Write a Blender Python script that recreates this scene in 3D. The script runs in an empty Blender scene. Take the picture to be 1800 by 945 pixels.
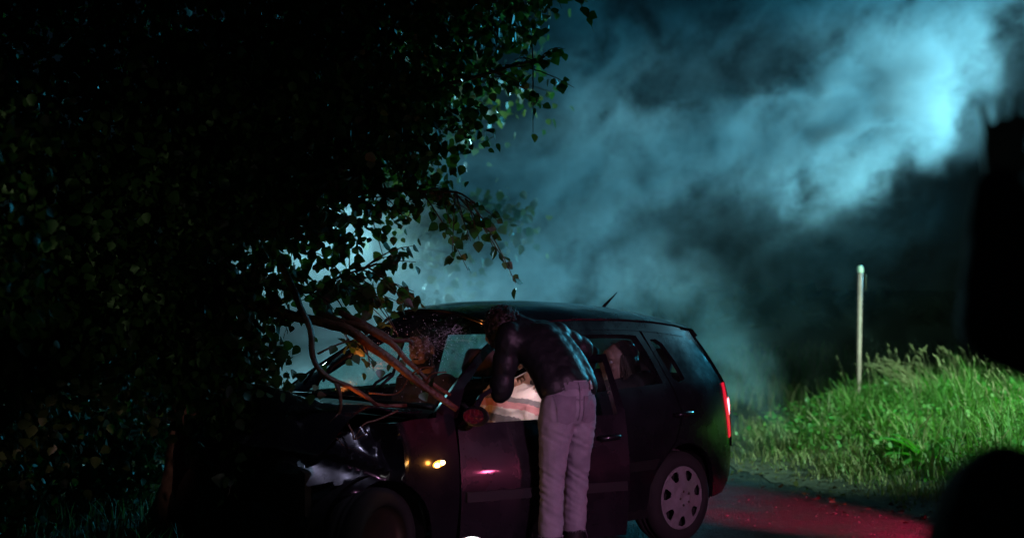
import bpy, bmesh, math, random
import numpy as np
from mathutils import Vector, Matrix, Quaternion, noise as mnoise
from mathutils.bvhtree import BVHTree
from mathutils.geometry import delaunay_2d_cdt

random.seed(7)
rng = np.random.default_rng(7)
R = math.radians
V = Vector
scene = bpy.context.scene
COL = scene.collection

# ------------------------------------------------------------------ camera
cam_d = bpy.data.cameras.new('camera')
cam = bpy.data.objects.new('camera', cam_d)
COL.objects.link(cam)
cam.location = (0, 0, 1.6)
cam.rotation_euler = (R(90.8), 0, 0)
cam_d.sensor_width = 36
cam_d.lens = 50
cam_d.clip_end = 2000
cam_d.dof.use_dof = True
cam_d.dof.focus_distance = 8.2
cam_d.dof.aperture_fstop = 1.4
scene.camera = cam

# ------------------------------------------------------------------ world: night sky, just after the last light
w = bpy.data.worlds.new('World')
scene.world = w
w.use_nodes = True
wn = w.node_tree
bg = wn.nodes['Background']
sky = wn.nodes.new('ShaderNodeTexSky')
sky.sky_type = 'NISHITA'
sky.sun_disc = False
sky.sun_elevation = R(30.0)
sky.sun_rotation = R(200)
tint = wn.nodes.new('ShaderNodeMixRGB')
tint.blend_type = 'MULTIPLY'
tint.inputs[0].default_value = 1.0
tint.inputs[2].default_value = (0.35, 0.75, 0.9, 1)
wn.links.new(sky.outputs[0], tint.inputs[1])
wn.links.new(tint.outputs[0], bg.inputs[0])
bg.inputs[1].default_value = 0.0009

# ------------------------------------------------------------------ lamps of the film set, plus unseen spots added for single parts
def aim(o, target):
    o.rotation_euler = (V(target) - o.location).to_track_quat('-Z', 'Y').to_euler()

def spot(name, loc, target, power, color, angle, blend=0.5, radius=0.1):
    l = bpy.data.lights.new(name, 'SPOT')
    l.energy = power
    l.color = color
    l.spot_size = R(angle)
    l.spot_blend = blend
    l.shadow_soft_size = radius
    o = bpy.data.objects.new(name, l)
    COL.objects.link(o)
    o.location = loc
    aim(o, target)
    return o

def point(name, loc, power, color, radius=0.02):
    l = bpy.data.lights.new(name, 'POINT')
    l.energy = power
    l.color = color
    l.shadow_soft_size = radius
    o = bpy.data.objects.new(name, l)
    COL.objects.link(o)
    o.location = loc
    return o

TEAL = (0.06, 0.64, 1.0)
spot('teal_flood_lamp', (10.0, 21.0, 5.5), (0.5, 13.0, 3.2), 5000, TEAL, 35, 0.6, 0.25)
spot('pale_beam_lamp', (14.0, 17.6, 5.6), (3.1, 13.9, 3.2), 27000, (0.32, 0.85, 1.0), 14, 1.0, 0.2)
spot('low_pale_lamp', (-2.9, 16.0, 2.2), (-1.0, 12.0, 1.2), 1400, (0.36, 0.88, 1.0), 44, 0.7, 0.2)
spot('added_rim_spot', (6.0, 13.2, 4.6), (0.42, 8.2, 1.32), 260, (0.25, 0.75, 1.0), 17, 0.7, 0.12)  # added spot for the teal edge on the leaning woman
spot('red_ground_lamp', (3.9, 7.6, 0.9), (1.95, 10.1, 0.0), 1700, (1.0, 0.03, 0.14), 28, 0.9, 0.05)
spot('magenta_low_lamp', (4.4, 4.3, 0.75), (0.55, 8.3, 0.50), 38, (1.0, 0.12, 0.32), 40, 0.8, 0.05)
spot('lavender_lamp', (3.4, 1.6, 2.4), (0.5, 8.2, 0.55), 680, (1.0, 0.46, 0.88), 26, 0.8, 0.2)
spot('violet_top_lamp', (0.5, 6.2, 3.7), (-0.86, 7.6, 0.78), 110, (0.66, 0.64, 1.0), 17, 0.8, 0.28)
spot('red_edge_lamp', (3.6, 6.0, 2.2), (-0.68, 7.68, 0.78), 42, (1.0, 0.05, 0.16), 8, 0.8, 0.05)
spot('bank_lamp', (8.5, 7.0, 4.6), (3.7, 13.5, 0.25), 9000, (0.46, 1.0, 0.62), 37, 0.9, 0.2)
spot('trunk_fill_spot', (-3.2, 3.5, 1.2), (-1.95, 8.9, 0.6), 110, (1.0, 0.55, 0.50), 9, 0.9, 0.1)  # unseen spot added so the trunk shows
spot('warm_headlamp', (-0.86, 7.36, 0.95), (-0.62, 7.5, 1.30), 2.6, (1.0, 0.24, 0.04), 80, 0.8, 0.02)
spot('left_leaf_fill_spot', (-4.2, 3.4, 2.3), (-2.3, 6.4, 1.95), 40, (0.70, 1.0, 0.45), 26, 0.9, 0.1)  # unseen spot added to light the leftmost leaves green

scene.view_settings.view_transform = 'Standard'
scene.view_settings.look = 'None'
scene.view_settings.exposure = 0.0
scene.view_settings.gamma = 1.0
scene.render.engine = 'CYCLES'
cy = scene.cycles
cy.use_denoising = True
cy.max_bounces = 6
cy.diffuse_bounces = 2
cy.glossy_bounces = 3
cy.transmission_bounces = 4
cy.transparent_max_bounces = 16
cy.volume_bounces = 0
cy.volume_max_steps = 256
cy.sample_clamp_indirect = 4

# ------------------------------------------------------------------ helpers
def tag(o, label=None, cat=None, group=None, kind=None):
    if label: o['label'] = label
    if cat: o['category'] = cat
    if group: o['group'] = group
    if kind: o['kind'] = kind
    return o

def empty(name, loc, label, cat, group=None, rotz=0.0):
    o = bpy.data.objects.new(name, None)
    COL.objects.link(o)
    o.location = loc
    o.rotation_euler = (0, 0, rotz)
    o.empty_display_size = 0.1
    return tag(o, label, cat, group)

def link_mesh(name, me, mat, parent=None, smooth=True, loc=None):
    o = bpy.data.objects.new(name, me)
    COL.objects.link(o)
    if mat is not None:
        for m in (mat if isinstance(mat, (list, tuple)) else [mat]):
            me.materials.append(m)
    if smooth:
        me.polygons.foreach_set('use_smooth', [True] * len(me.polygons))
    if parent: o.parent = parent
    if loc is not None: o.location = loc
    return o

def obj(name, bm, mat, parent=None, smooth=True, sharp=None):
    me = bpy.data.meshes.new(name)
    bm.to_mesh(me)
    bm.free()
    o = link_mesh(name, me, mat, parent, smooth)
    if sharp: me.set_sharp_from_angle(angle=R(sharp))
    return o

def pydata(name, verts, faces, mat, parent=None, smooth=True):
    me = bpy.data.meshes.new(name)
    me.from_pydata([tuple(v) for v in verts], [], faces)
    me.update()
    return link_mesh(name, me, mat, parent, smooth)

def np_mesh(name, verts, loops, starts, totals, mat, parent=None, mat_index=None, smooth=False):
    me = bpy.data.meshes.new(name)
    me.vertices.add(len(verts))
    me.vertices.foreach_set('co', np.asarray(verts, np.float32).ravel())
    me.loops.add(len(loops))
    me.loops.foreach_set('vertex_index', np.asarray(loops, np.int32))
    me.polygons.add(len(starts))
    me.polygons.foreach_set('loop_start', np.asarray(starts, np.int32))
    me.polygons.foreach_set('loop_total', np.asarray(totals, np.int32))
    o = link_mesh(name, me, mat, parent, smooth)
    if mat_index is not None:
        me.polygons.foreach_set('material_index', np.asarray(mat_index, np.int32))
    me.update(calc_edges=True)
    return o

def box(bm, c, s, rot=None, bevel=0.0):
    M = Matrix.Translation(V(c)) @ (rot.to_4x4() if rot is not None else Matrix()) @ Matrix.Diagonal((s[0], s[1], s[2], 1))
    r = bmesh.ops.create_cube(bm, size=1.0, matrix=M)
    if bevel > 0:
        es = list({e for v in r['verts'] for e in v.link_edges})
        bmesh.ops.bevel(bm, geom=es, offset=bevel, segments=2, affect='EDGES', profile=0.5)

def frames(pts):
    T = []
    for i in range(len(pts)):
        a, b = pts[max(0, i - 1)], pts[min(len(pts) - 1, i + 1)]
        d = (b - a)
        T.append(d.normalized() if d.length > 1e-9 else V((0, 0, 1)))
    n = T[0].orthogonal().normalized()
    out = []
    for t in T:
        n = (n - t * n.dot(t))
        n = n.normalized() if n.length > 1e-6 else t.orthogonal().normalized()
        out.append((t, n, t.cross(n)))
    return out

def tube(bm, pts, radii, n=8, cap=True, wob=0.0, flat=1.0):
    pts = [V(p) for p in pts]
    if not hasattr(radii, '__len__'): radii = [radii] * len(pts)
    rings = []
    for i, (p, (t, a, b)) in enumerate(zip(pts, frames(pts))):
        ring = []
        for k in range(n):
            th = 2 * math.pi * k / n
            r = radii[i] * (1 + (wob * mnoise.noise(V((p.x * 3 + math.cos(th) * 1.3, p.y * 3 + math.sin(th) * 1.3, p.z * 3))) if wob else 0))
            ring.append(bm.verts.new(p + a * math.cos(th) * r + b * math.sin(th) * r * flat))
        rings.append(ring)
    for r0, r1 in zip(rings, rings[1:]):
        for k in range(n):
            bm.faces.new((r0[k], r0[(k + 1) % n], r1[(k + 1) % n], r1[k]))
    if cap:
        bm.faces.new(rings[0][::-1])
        bm.faces.new(rings[-1])

def spline(pts, n):
    pts = [V(p) for p in pts]
    P = [pts[0] * 2 - pts[1]] + pts + [pts[-1] * 2 - pts[-2]]
    out = []
    segs = len(pts) - 1
    for i in range(n + 1):
        u = i / n * segs
        k = min(int(u), segs - 1)
        t = u - k
        a, b, c, d = P[k:k + 4]
        out.append(0.5 * ((2 * b) + (c - a) * t + (2 * a - 5 * b + 4 * c - d) * t * t + (3 * b - a - 3 * c + d) * t ** 3))
    return out

def lathe(bm, prof, n=32, axis='Y'):
    """prof: (radius, height along axis) list"""
    rings = []
    for r, h in prof:
        ring = []
        for k in range(n):
            th = 2 * math.pi * k / n
            c, s = math.cos(th) * r, math.sin(th) * r
            ring.append(bm.verts.new((c, h, s) if axis == 'Y' else (c, s, h)))
        rings.append(ring)
    for r0, r1 in zip(rings, rings[1:]):
        for k in range(n):
            bm.faces.new((r0[k], r0[(k + 1) % n], r1[(k + 1) % n], r1[k]))

def grid_mesh(bm, f, nu, nv):
    vs = [[bm.verts.new(f(i / nu, j / nv)) for j in range(nv + 1)] for i in range(nu + 1)]
    for i in range(nu):
        for j in range(nv):
            bm.faces.new((vs[i][j], vs[i + 1][j], vs[i + 1][j + 1], vs[i][j + 1]))
    return vs

def solid(o, t, offset=-1.0, split=40):
    m = o.modifiers.new('solid', 'SOLIDIFY')
    m.thickness = t
    m.offset = offset
    if split:
        e = o.modifiers.new('split', 'EDGE_SPLIT')
        e.split_angle = R(split)
    return o

def bake(o):
    dg = bpy.context.evaluated_depsgraph_get()
    me = bpy.data.meshes.new_from_object(o.evaluated_get(dg))
    old = o.data
    o.modifiers.clear()
    o.data = me
    bpy.data.meshes.remove(old)
    me.polygons.foreach_set('use_smooth', [True] * len(me.polygons))
    return o

# ------------------------------------------------------------------ materials
def mat(name, base, rough=0.6, metal=0.0, var=None, scale=8.0, bump=0.0, bscale=60.0, coat=0.0, spec=0.5, emit=None, estr=0.0, transl=None, detail=5.0, rvar=0.0):
    m = bpy.data.materials.new(name)
    m.use_nodes = True
    nt = m.node_tree
    p = nt.nodes['Principled BSDF']
    p.inputs['Base Color'].default_value = (*base, 1)
    p.inputs['Roughness'].default_value = rough
    p.inputs['Metallic'].default_value = metal
    p.inputs['Coat Weight'].default_value = coat
    p.inputs['Coat Roughness'].default_value = 0.05
    p.inputs['Specular IOR Level'].default_value = spec
    if emit:
        p.inputs['Emission Color'].default_value = (*emit, 1)
        p.inputs['Emission Strength'].default_value = estr
    tc = nt.nodes.new('ShaderNodeTexCoord')
    if var:
        n = nt.nodes.new('ShaderNodeTexNoise')
        n.inputs['Scale'].default_value = scale
        n.inputs['Detail'].default_value = detail
        n.inputs['Roughness'].default_value = 0.65
        nt.links.new(tc.outputs['Object'], n.inputs['Vector'])
        r = nt.nodes.new('ShaderNodeValToRGB')
        r.color_ramp.elements[0].position = 0.32
        r.color_ramp.elements[0].color = (*base, 1)
        r.color_ramp.elements[1].position = 0.68
        r.color_ramp.elements[1].color = (*var, 1)
        nt.links.new(n.outputs['Fac'], r.inputs['Fac'])
        nt.links.new(r.outputs['Color'], p.inputs['Base Color'])
        if rvar:
            mr = nt.nodes.new('ShaderNodeMapRange')
            mr.inputs['From Min'].default_value = 0.35
            mr.inputs['From Max'].default_value = 0.65
            mr.inputs['To Min'].default_value = max(0.02, rough - rvar)
            mr.inputs['To Max'].default_value = min(1, rough + rvar)
            nt.links.new(n.outputs['Fac'], mr.inputs['Value'])
            nt.links.new(mr.outputs[0], p.inputs['Roughness'])
    if bump:
        n2 = nt.nodes.new('ShaderNodeTexNoise')
        n2.inputs['Scale'].default_value = bscale
        n2.inputs['Detail'].default_value = 4
        nt.links.new(tc.outputs['Object'], n2.inputs['Vector'])
        b = nt.nodes.new('ShaderNodeBump')
        b.inputs['Strength'].default_value = bump
        b.inputs['Distance'].default_value = 0.01
        nt.links.new(n2.outputs['Fac'], b.inputs['Height'])
        nt.links.new(b.outputs[0], p.inputs['Normal'])
    if transl:
        out = nt.nodes['Material Output']
        t = nt.nodes.new('ShaderNodeBsdfTranslucent')
        t.inputs['Color'].default_value = (*transl, 1)
        ad = nt.nodes.new('ShaderNodeAddShader')
        nt.links.new(p.outputs[0], ad.inputs[0])
        nt.links.new(t.outputs[0], ad.inputs[1])
        nt.links.new(ad.outputs[0], out.inputs['Surface'])
    return m

def glass_mat(name, tint=(0.8, 0.9, 0.9), dirt=0.06, rough=0.03):
    """thin pane: clear film with a mirror sheen and a little dust"""
    m = bpy.data.materials.new(name)
    m.use_nodes = True
    nt = m.node_tree
    nt.nodes.remove(nt.nodes['Principled BSDF'])
    out = nt.nodes['Material Output']
    tr = nt.nodes.new('ShaderNodeBsdfTransparent')
    tr.inputs[0].default_value = (*tint, 1)
    gl = nt.nodes.new('ShaderNodeBsdfGlossy')
    gl.inputs['Roughness'].default_value = rough
    gl.inputs['Color'].default_value = (0.9, 0.95, 0.95, 1)
    lw = nt.nodes.new('ShaderNodeLayerWeight')
    pw = nt.nodes.new('ShaderNodeMath'); pw.operation = 'POWER'; pw.inputs[1].default_value = 4.5
    nt.links.new(lw.outputs['Facing'], pw.inputs[0])
    fr = nt.nodes.new('ShaderNodeMath'); fr.operation = 'MULTIPLY_ADD'; fr.inputs[1].default_value = .85; fr.inputs[2].default_value = .06
    nt.links.new(pw.outputs[0], fr.inputs[0])
    mx = nt.nodes.new('ShaderNodeMixShader')
    nt.links.new(fr.outputs[0], mx.inputs[0])
    nt.links.new(tr.outputs[0], mx.inputs[1])
    nt.links.new(gl.outputs[0], mx.inputs[2])
    df = nt.nodes.new('ShaderNodeBsdfDiffuse')
    df.inputs[0].default_value = (0.5, 0.55, 0.55, 1)
    ns = nt.nodes.new('ShaderNodeTexNoise')
    ns.inputs['Scale'].default_value = 7
    ns.inputs['Detail'].default_value = 8
    tc = nt.nodes.new('ShaderNodeTexCoord')
    nt.links.new(tc.outputs['Object'], ns.inputs['Vector'])
    mr = nt.nodes.new('ShaderNodeMapRange')
    mr.inputs['From Min'].default_value = 0.42
    mr.inputs['From Max'].default_value = 0.75
    mr.inputs['To Min'].default_value = dirt * 0.3
    mr.inputs['To Max'].default_value = dirt * 2.2
    nt.links.new(ns.outputs['Fac'], mr.inputs['Value'])
    mx2 = nt.nodes.new('ShaderNodeMixShader')
    nt.links.new(mr.outputs[0], mx2.inputs[0])
    nt.links.new(mx.outputs[0], mx2.inputs[1])
    nt.links.new(df.outputs[0], mx2.inputs[2])
    nt.links.new(mx2.outputs[0], out.inputs['Surface'])
    return m

M = {}
M['paint'] = mat('dark_paint', (0.007, 0.006, 0.009), 0.27, 0.2, (0.012, 0.010, 0.014), 3.0, coat=0.6, bump=0.03, bscale=5, rvar=0.08)
M['black_plastic'] = mat('black_plastic', (0.006, 0.006, 0.007), 0.5, 0, (0.010, 0.010, 0.010), 20, bump=0.05, bscale=200, spec=.35)
M['rubber'] = mat('rubber', (0.006, 0.006, 0.006), 0.85, 0, (0.012, 0.011, 0.010), 15, bump=0.1, bscale=80)
M['hubcap'] = mat('hubcap_silver', (0.30, 0.30, 0.31), 0.38, 0.35, (0.20, 0.19, 0.19), 14, rvar=0.1)
M['steel'] = mat('dark_steel', (0.05, 0.045, 0.04), 0.5, 0.7, (0.09, 0.06, 0.04), 12)
M['beige'] = mat('beige_fabric', (0.11, 0.088, 0.072), 0.9, 0, (0.08, 0.065, 0.054), 40, bump=0.1, bscale=300)
M['darkfab'] = mat('dark_fabric', (0.03, 0.028, 0.028), 0.9, 0, (0.045, 0.04, 0.04), 40, bump=0.1, bscale=300)
M['glass'] = glass_mat('window_glass', (0.72, 0.86, 0.84), 0.015)
M['windscreen'] = glass_mat('windscreen_glass', (0.80, 0.90, 0.88), 0.035)
M['crack'] = mat('glass_crack', (0.75, 0.85, 0.85), 0.25, spec=1.0)
M['tail'] = mat('tail_lamp_lens', (0.35, 0.01, 0.02), 0.15, emit=(1.0, 0.015, 0.05), estr=0.7)
M['tailcore'] = mat('tail_lamp_core', (0.6, 0.1, 0.1), 0.2, emit=(1.0, 0.22, 0.30), estr=7)
M['amber'] = mat('amber_lens', (0.5, 0.2, 0.02), 0.2, emit=(1.0, 0.36, 0.05), estr=3)
M['bulb'] = mat('indicator_bulb', (0.9, 0.6, 0.3), 0.2, emit=(1.0, 0.62, 0.22), estr=40)
M['bark'] = mat('bark', (0.10, 0.065, 0.045), 0.9, 0, (0.19, 0.13, 0.10), 14, bump=0.9, bscale=22)
M['branch'] = mat('torn_branch_bark', (0.055, 0.022, 0.014), 0.5, 0, (0.16, 0.06, 0.03), 26, bump=1.0, bscale=50)
M['leaf'] = mat('leaf_green', (0.030, 0.065, 0.018), 0.5, 0, (0.045, 0.075, 0.02), 3, transl=(0.018, 0.048, 0.006))
M['leaf_dark'] = mat('leaf_dark', (0.022, 0.05, 0.015), 0.4, 0, (0.035, 0.065, 0.018), 3, transl=(0.008, 0.020, 0.004))
M['leaf_yellow'] = mat('leaf_yellow', (0.12, 0.12, 0.035), 0.5, 0, (0.16, 0.10, 0.04), 3, transl=(0.10, 0.11, 0.02))
M['denim'] = mat('denim', (0.21, 0.20, 0.235), 0.85, 0, (0.30, 0.285, 0.32), 7, bump=0.25, bscale=260)
M['stitch'] = mat('denim_stitched', (0.165, 0.155, 0.185), 0.85, 0, (0.22, 0.205, 0.24), 16, bump=0.25, bscale=260)
M['patch'] = mat('leather_patch', (0.42, 0.13, 0.12), 0.45, 0, (0.34, 0.10, 0.10), 30)
M['jacket'] = mat('quilted_jacket', (0.007, 0.009, 0.010), 0.48, 0, (0.012, 0.014, 0.015), 9, bump=0.35, bscale=34, spec=.35)
M['skin'] = mat('skin', (0.42, 0.25, 0.18), 0.5, 0, (0.48, 0.29, 0.21), 20, bump=0.04, bscale=150)
M['hair'] = mat('dark_hair', (0.010, 0.007, 0.006), 0.5, 0, (0.022, 0.015, 0.011), 45, bump=0.6, bscale=90)
M['hair_light'] = mat('brown_hair', (0.045, 0.028, 0.016), 0.42, 0, (0.09, 0.06, 0.035), 45, bump=0.6, bscale=90)
M['black_cloth'] = mat('black_cloth', (0.018, 0.018, 0.02), 0.85, 0, (0.028, 0.028, 0.03), 12, bump=0.2, bscale=60)
M['boot'] = mat('boot_leather', (0.014, 0.013, 0.013), 0.4, 0, (0.022, 0.02, 0.02), 20)
M['blood'] = mat('blood', (0.22, 0.004, 0.008), 0.15)
M['eye'] = mat('eye_white', (0.6, 0.58, 0.55), 0.15)
M['post'] = mat('post_paint', (0.58, 0.31, 0.34), 0.5, 0, (0.38, 0.20, 0.22), 9, bump=0.1)
M['post_cap'] = mat('post_cap_white', (0.8, 0.8, 0.8), 0.3)
M['mirror'] = mat('red_reflection_mirror', (0.22, 0.012, 0.03), 0.22, 0.3, (0.05, 0.02, 0.03), 45, bump=1.0, bscale=60)  # reflection of the red light, put into the base colour
M['lamp_white'] = mat('lamp_diffuser', (0.9, 0.9, 0.9), 0.4, emit=(1, 0.97, 0.95), estr=4.0)
M['grass'] = mat('grass_green', (0.05, 0.12, 0.022), 0.65, 0, (0.10, 0.15, 0.03), 2, transl=(0.07, 0.16, 0.02))
M['grass_dry'] = mat('grass_dry', (0.22, 0.17, 0.085), 0.65, 0, (0.28, 0.22, 0.12), 3, transl=(0.10, 0.08, 0.03))
M['grass_olive'] = mat('grass_olive', (0.08, 0.10, 0.03), 0.6, 0, (0.12, 0.12, 0.04), 3, transl=(0.06, 0.09, 0.015))
M['broad'] = mat('broad_leaf', (0.035, 0.13, 0.02), 0.45, 0, (0.05, 0.15, 0.03), 3, transl=(0.04, 0.16, 0.01))
M['stone'] = mat('loose_stone', (0.07, 0.068, 0.065), 0.3, 0, (0.22, 0.21, 0.20), 30)
M['litter'] = mat('fallen_leaf_brown', (0.05, 0.03, 0.018), 0.6, 0, (0.10, 0.06, 0.035), 20)

def shirt_mat():
    m = bpy.data.materials.new('striped_jersey')
    m.use_nodes = True
    nt = m.node_tree
    p = nt.nodes['Principled BSDF']
    p.inputs['Roughness'].default_value = 0.9
    at = nt.nodes.new('ShaderNodeAttribute')
    at.attribute_name = 'stripe'
    ns = nt.nodes.new('ShaderNodeTexNoise')
    ns.inputs['Scale'].default_value = 30
    ad = nt.nodes.new('ShaderNodeMath')
    ad.operation = 'MULTIPLY_ADD'
    ad.inputs[1].default_value = 0.035
    nt.links.new(ns.outputs['Fac'], ad.inputs[0])
    nt.links.new(at.outputs['Fac'], ad.inputs[2])
    r = nt.nodes.new('ShaderNodeValToRGB')
    r.color_ramp.interpolation = 'CONSTANT'
    W, P, G = (0.80, 0.74, 0.72), (0.70, 0.34, 0.36), (0.24, 0.23, 0.25)
    stops = [(0, G), (0.12, W), (0.20, P), (0.28, W), (0.36, G), (0.42, W), (0.47, P), (0.51, W), (0.55, G), (0.625, W), (0.70, P), (0.77, G), (0.83, W)]
    e = r.color_ramp.elements
    e[0].color = (*stops[0][1], 1)
    e[1].position = stops[1][0]; e[1].color = (*stops[1][1], 1)
    for s, c in stops[2:]:
        k = e.new(s); k.color = (*c, 1)
    nt.links.new(ad.outputs[0], r.inputs['Fac'])
    n3 = nt.nodes.new('ShaderNodeTexNoise'); n3.inputs['Scale'].default_value = 160; n3.inputs['Detail'].default_value = 3
    mx = nt.nodes.new('ShaderNodeMixRGB'); mx.blend_type = 'MULTIPLY'; mx.inputs[0].default_value = 0.5
    nt.links.new(r.outputs[0], mx.inputs[1]); nt.links.new(n3.outputs['Color'], mx.inputs[2])
    hs = nt.nodes.new('ShaderNodeHueSaturation'); hs.inputs['Value'].default_value = 1.25
    nt.links.new(mx.outputs[0], hs.inputs['Color'])
    nt.links.new(hs.outputs[0], p.inputs['Base Color'])
    return m
M['shirt'] = shirt_mat()

# ------------------------------------------------------------------ terrain, road
def smooth(a, b, t):
    t = max(0.0, min(1.0, (t - a) / (b - a)))
    return t * t * (3 - 2 * t)

EDGE = [(5.6, 5.5), (4.4, 8.0), (3.0, 10.1), (2.52, 11.6), (2.06, 13.2), (2.05, 14.4), (2.5, 15.6), (3.3, 16.6), (5.0, 17.6), (9.0, 18.6), (20, 20)]
def verge_dist(x, y):
    """signed distance inside the right-hand verge"""
    best = 1e9
    for (x0, y0), (x1, y1) in zip(EDGE, EDGE[1:]):
        dx, dy = x1 - x0, y1 - y0
        t = max(0, min(1, ((x - x0) * dx + (y - y0) * dy) / (dx * dx + dy * dy)))
        px, py = x0 + t * dx, y0 + t * dy
        d = math.hypot(x - px, y - py)
        if d < abs(best):
            side = dx * (y - py) - dy * (x - px)
            best = -d if side > 0 else d
    return best

def ground_z(x, y):
    d = verge_dist(x, y)
    z = 0.0
    if d > 0:
        z += 0.34 * smooth(0.0, 1.9, d) + 0.05 * mnoise.noise(V((x * 0.9, y * 0.9, 0))) * smooth(0, 1, d)
    l = -1.55 - x + 0.15 * mnoise.noise(V((y * 0.8, 3, 0)))
    if l > 0 and y < 16:
        z += 0.12 * smooth(0, 1.0, l)
    if y > 18.4:
        z += 0.35 * smooth(18.6, 20.5, y - 0.02 * x) * (1 if d <= 0 else 0.3)
    return z

def ground_material():
    m = mat('soil_and_turf', (0.030, 0.028, 0.018), 0.9, 0, (0.05, 0.055, 0.025), 3, bump=0.6, bscale=25)
    return m
nx, ny = 150, 150
def ground_f(u, v):
    x = -600 * (1 - u * 2) ** 3 if u < .5 else 600 * (u * 2 - 1) ** 3
    y = 12 + (900 * (v * 2 - 1) ** 3 if v > .5 else -60 * (1 - v * 2) ** 3)
    return V((x, y, ground_z(x, y) - 0.02))
bm = bmesh.new()
grid_mesh(bm, ground_f, nx, ny)
o = obj('ground', bm, ground_material())
bmx = None
tag(o, 'dark soil and turf around the road', 'ground', kind='structure')
for p_ in o.data.polygons: pass
o.data.flip_normals() if o.data.polygons[0].normal.z < 0 else None

# dense local terrain patch of the verge (soil under the grass)
def local_sheet(name, inside, x0, x1, y0, y1, step, lift, m, zf=None):
    bm = bmesh.new()
    nxx, nyy = int((x1 - x0) / step), int((y1 - y0) / step)
    vs = {}
    def vert(i, j):
        if (i, j) not in vs:
            x, y = x0 + i * step, y0 + j * step
            vs[(i, j)] = bm.verts.new((x, y, (zf(x, y) if zf else ground_z(x, y)) + lift))
        return vs[(i, j)]
    for i in range(nxx):
        for j in range(nyy):
            x, y = x0 + (i + .5) * step, y0 + (j + .5) * step
            if inside(x, y):
                bm.faces.new((vert(i, j), vert(i + 1, j), vert(i + 1, j + 1), vert(i, j + 1)))
    return obj(name, bm, m)

def road_material():
    m = bpy.data.materials.new('wet_asphalt')
    m.use_nodes = True
    nt = m.node_tree
    p = nt.nodes['Principled BSDF']
    tc = nt.nodes.new('ShaderNodeTexCoord')
    n1 = nt.nodes.new('ShaderNodeTexNoise'); n1.inputs['Scale'].default_value = 1.6; n1.inputs['Detail'].default_value = 7; n1.inputs['Roughness'].default_value = 0.7
    n2 = nt.nodes.new('ShaderNodeTexNoise'); n2.inputs['Scale'].default_value = 70; n2.inputs['Detail'].default_value = 4
    vo = nt.nodes.new('ShaderNodeTexVoronoi'); vo.inputs['Scale'].default_value = 75
    for n in (n1, n2, vo): nt.links.new(tc.outputs['Object'], n.inputs['Vector'])
    r = nt.nodes.new('ShaderNodeValToRGB')
    r.color_ramp.elements[0].position = 0.3; r.color_ramp.elements[0].color = (0.022, 0.021, 0.022, 1)
    r.color_ramp.elements[1].position = 0.72; r.color_ramp.elements[1].color = (0.055, 0.05, 0.048, 1)
    mx = nt.nodes.new('ShaderNodeMixRGB'); mx.blend_type = 'OVERLAY'; mx.inputs[0].default_value = 0.8
    nt.links.new(n1.outputs['Fac'], r.inputs[0]); nt.links.new(r.outputs[0], mx.inputs[1]); nt.links.new(vo.outputs['Color'], mx.inputs[2])
    bw = nt.nodes.new('ShaderNodeRGBToBW'); nt.links.new(mx.outputs[0], bw.inputs[0])
    mx3 = nt.nodes.new('ShaderNodeMixRGB'); mx3.inputs[0].default_value = 0.8
    nt.links.new(mx.outputs[0], mx3.inputs[1]); nt.links.new(bw.outputs[0], mx3.inputs[2])
    nt.links.new(mx3.outputs[0], p.inputs['Base Color'])
    mr = nt.nodes.new('ShaderNodeMapRange')
    mr.inputs['From Min'].default_value = 0.38; mr.inputs['From Max'].default_value = 0.62
    mr.inputs['To Min'].default_value = 0.42; mr.inputs['To Max'].default_value = 0.85
    nt.links.new(n1.outputs['Fac'], mr.inputs['Value']); nt.links.new(mr.outputs[0], p.inputs['Roughness'])
    ad = nt.nodes.new('ShaderNodeMath'); ad.operation = 'ADD'
    nt.links.new(n2.outputs['Fac'], ad.inputs[0]); nt.links.new(vo.outputs['Distance'], ad.inputs[1])
    b = nt.nodes.new('ShaderNodeBump'); b.inputs['Strength'].default_value = 0.9; b.inputs['Distance'].default_value = 0.012
    nt.links.new(ad.outputs[0], b.inputs['Height']); nt.links.new(b.outputs[0], p.inputs['Normal'])
    return m
road = local_sheet('road', lambda x, y: verge_dist(x, y) < -0.05 and x > -1.45 + 0.2 * mnoise.noise(V((y, 0, 0))), -2.2, 30, -8, 18.7, 0.15, 0.004,
                   road_material(), lambda x, y: 0.003 * mnoise.noise(V((x * 1.1, y * 1.1, 5))) - 0.004)
tag(road, 'damp dark asphalt lane with loose grit', 'road', kind='structure')
M['gravel'] = mat('gravelly_soil', (0.05, 0.042, 0.036), 0.8, 0, (0.13, 0.11, 0.095), 14, bump=1.0, bscale=45)
shoulder = local_sheet('road_shoulder', lambda x, y: -0.22 + 0.12 * mnoise.noise(V((x * 2, y * 2, 0))) < verge_dist(x, y) < 0.9, 1.5, 9, 4, 19, 0.08, 0.004, M['gravel'], lambda x, y: ground_z(x, y) + .03 * smooth(-.3, .3, verge_dist(x, y)))
tag(shoulder, 'gravelly strip between asphalt and grass', 'road shoulder', kind='structure')

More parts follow.
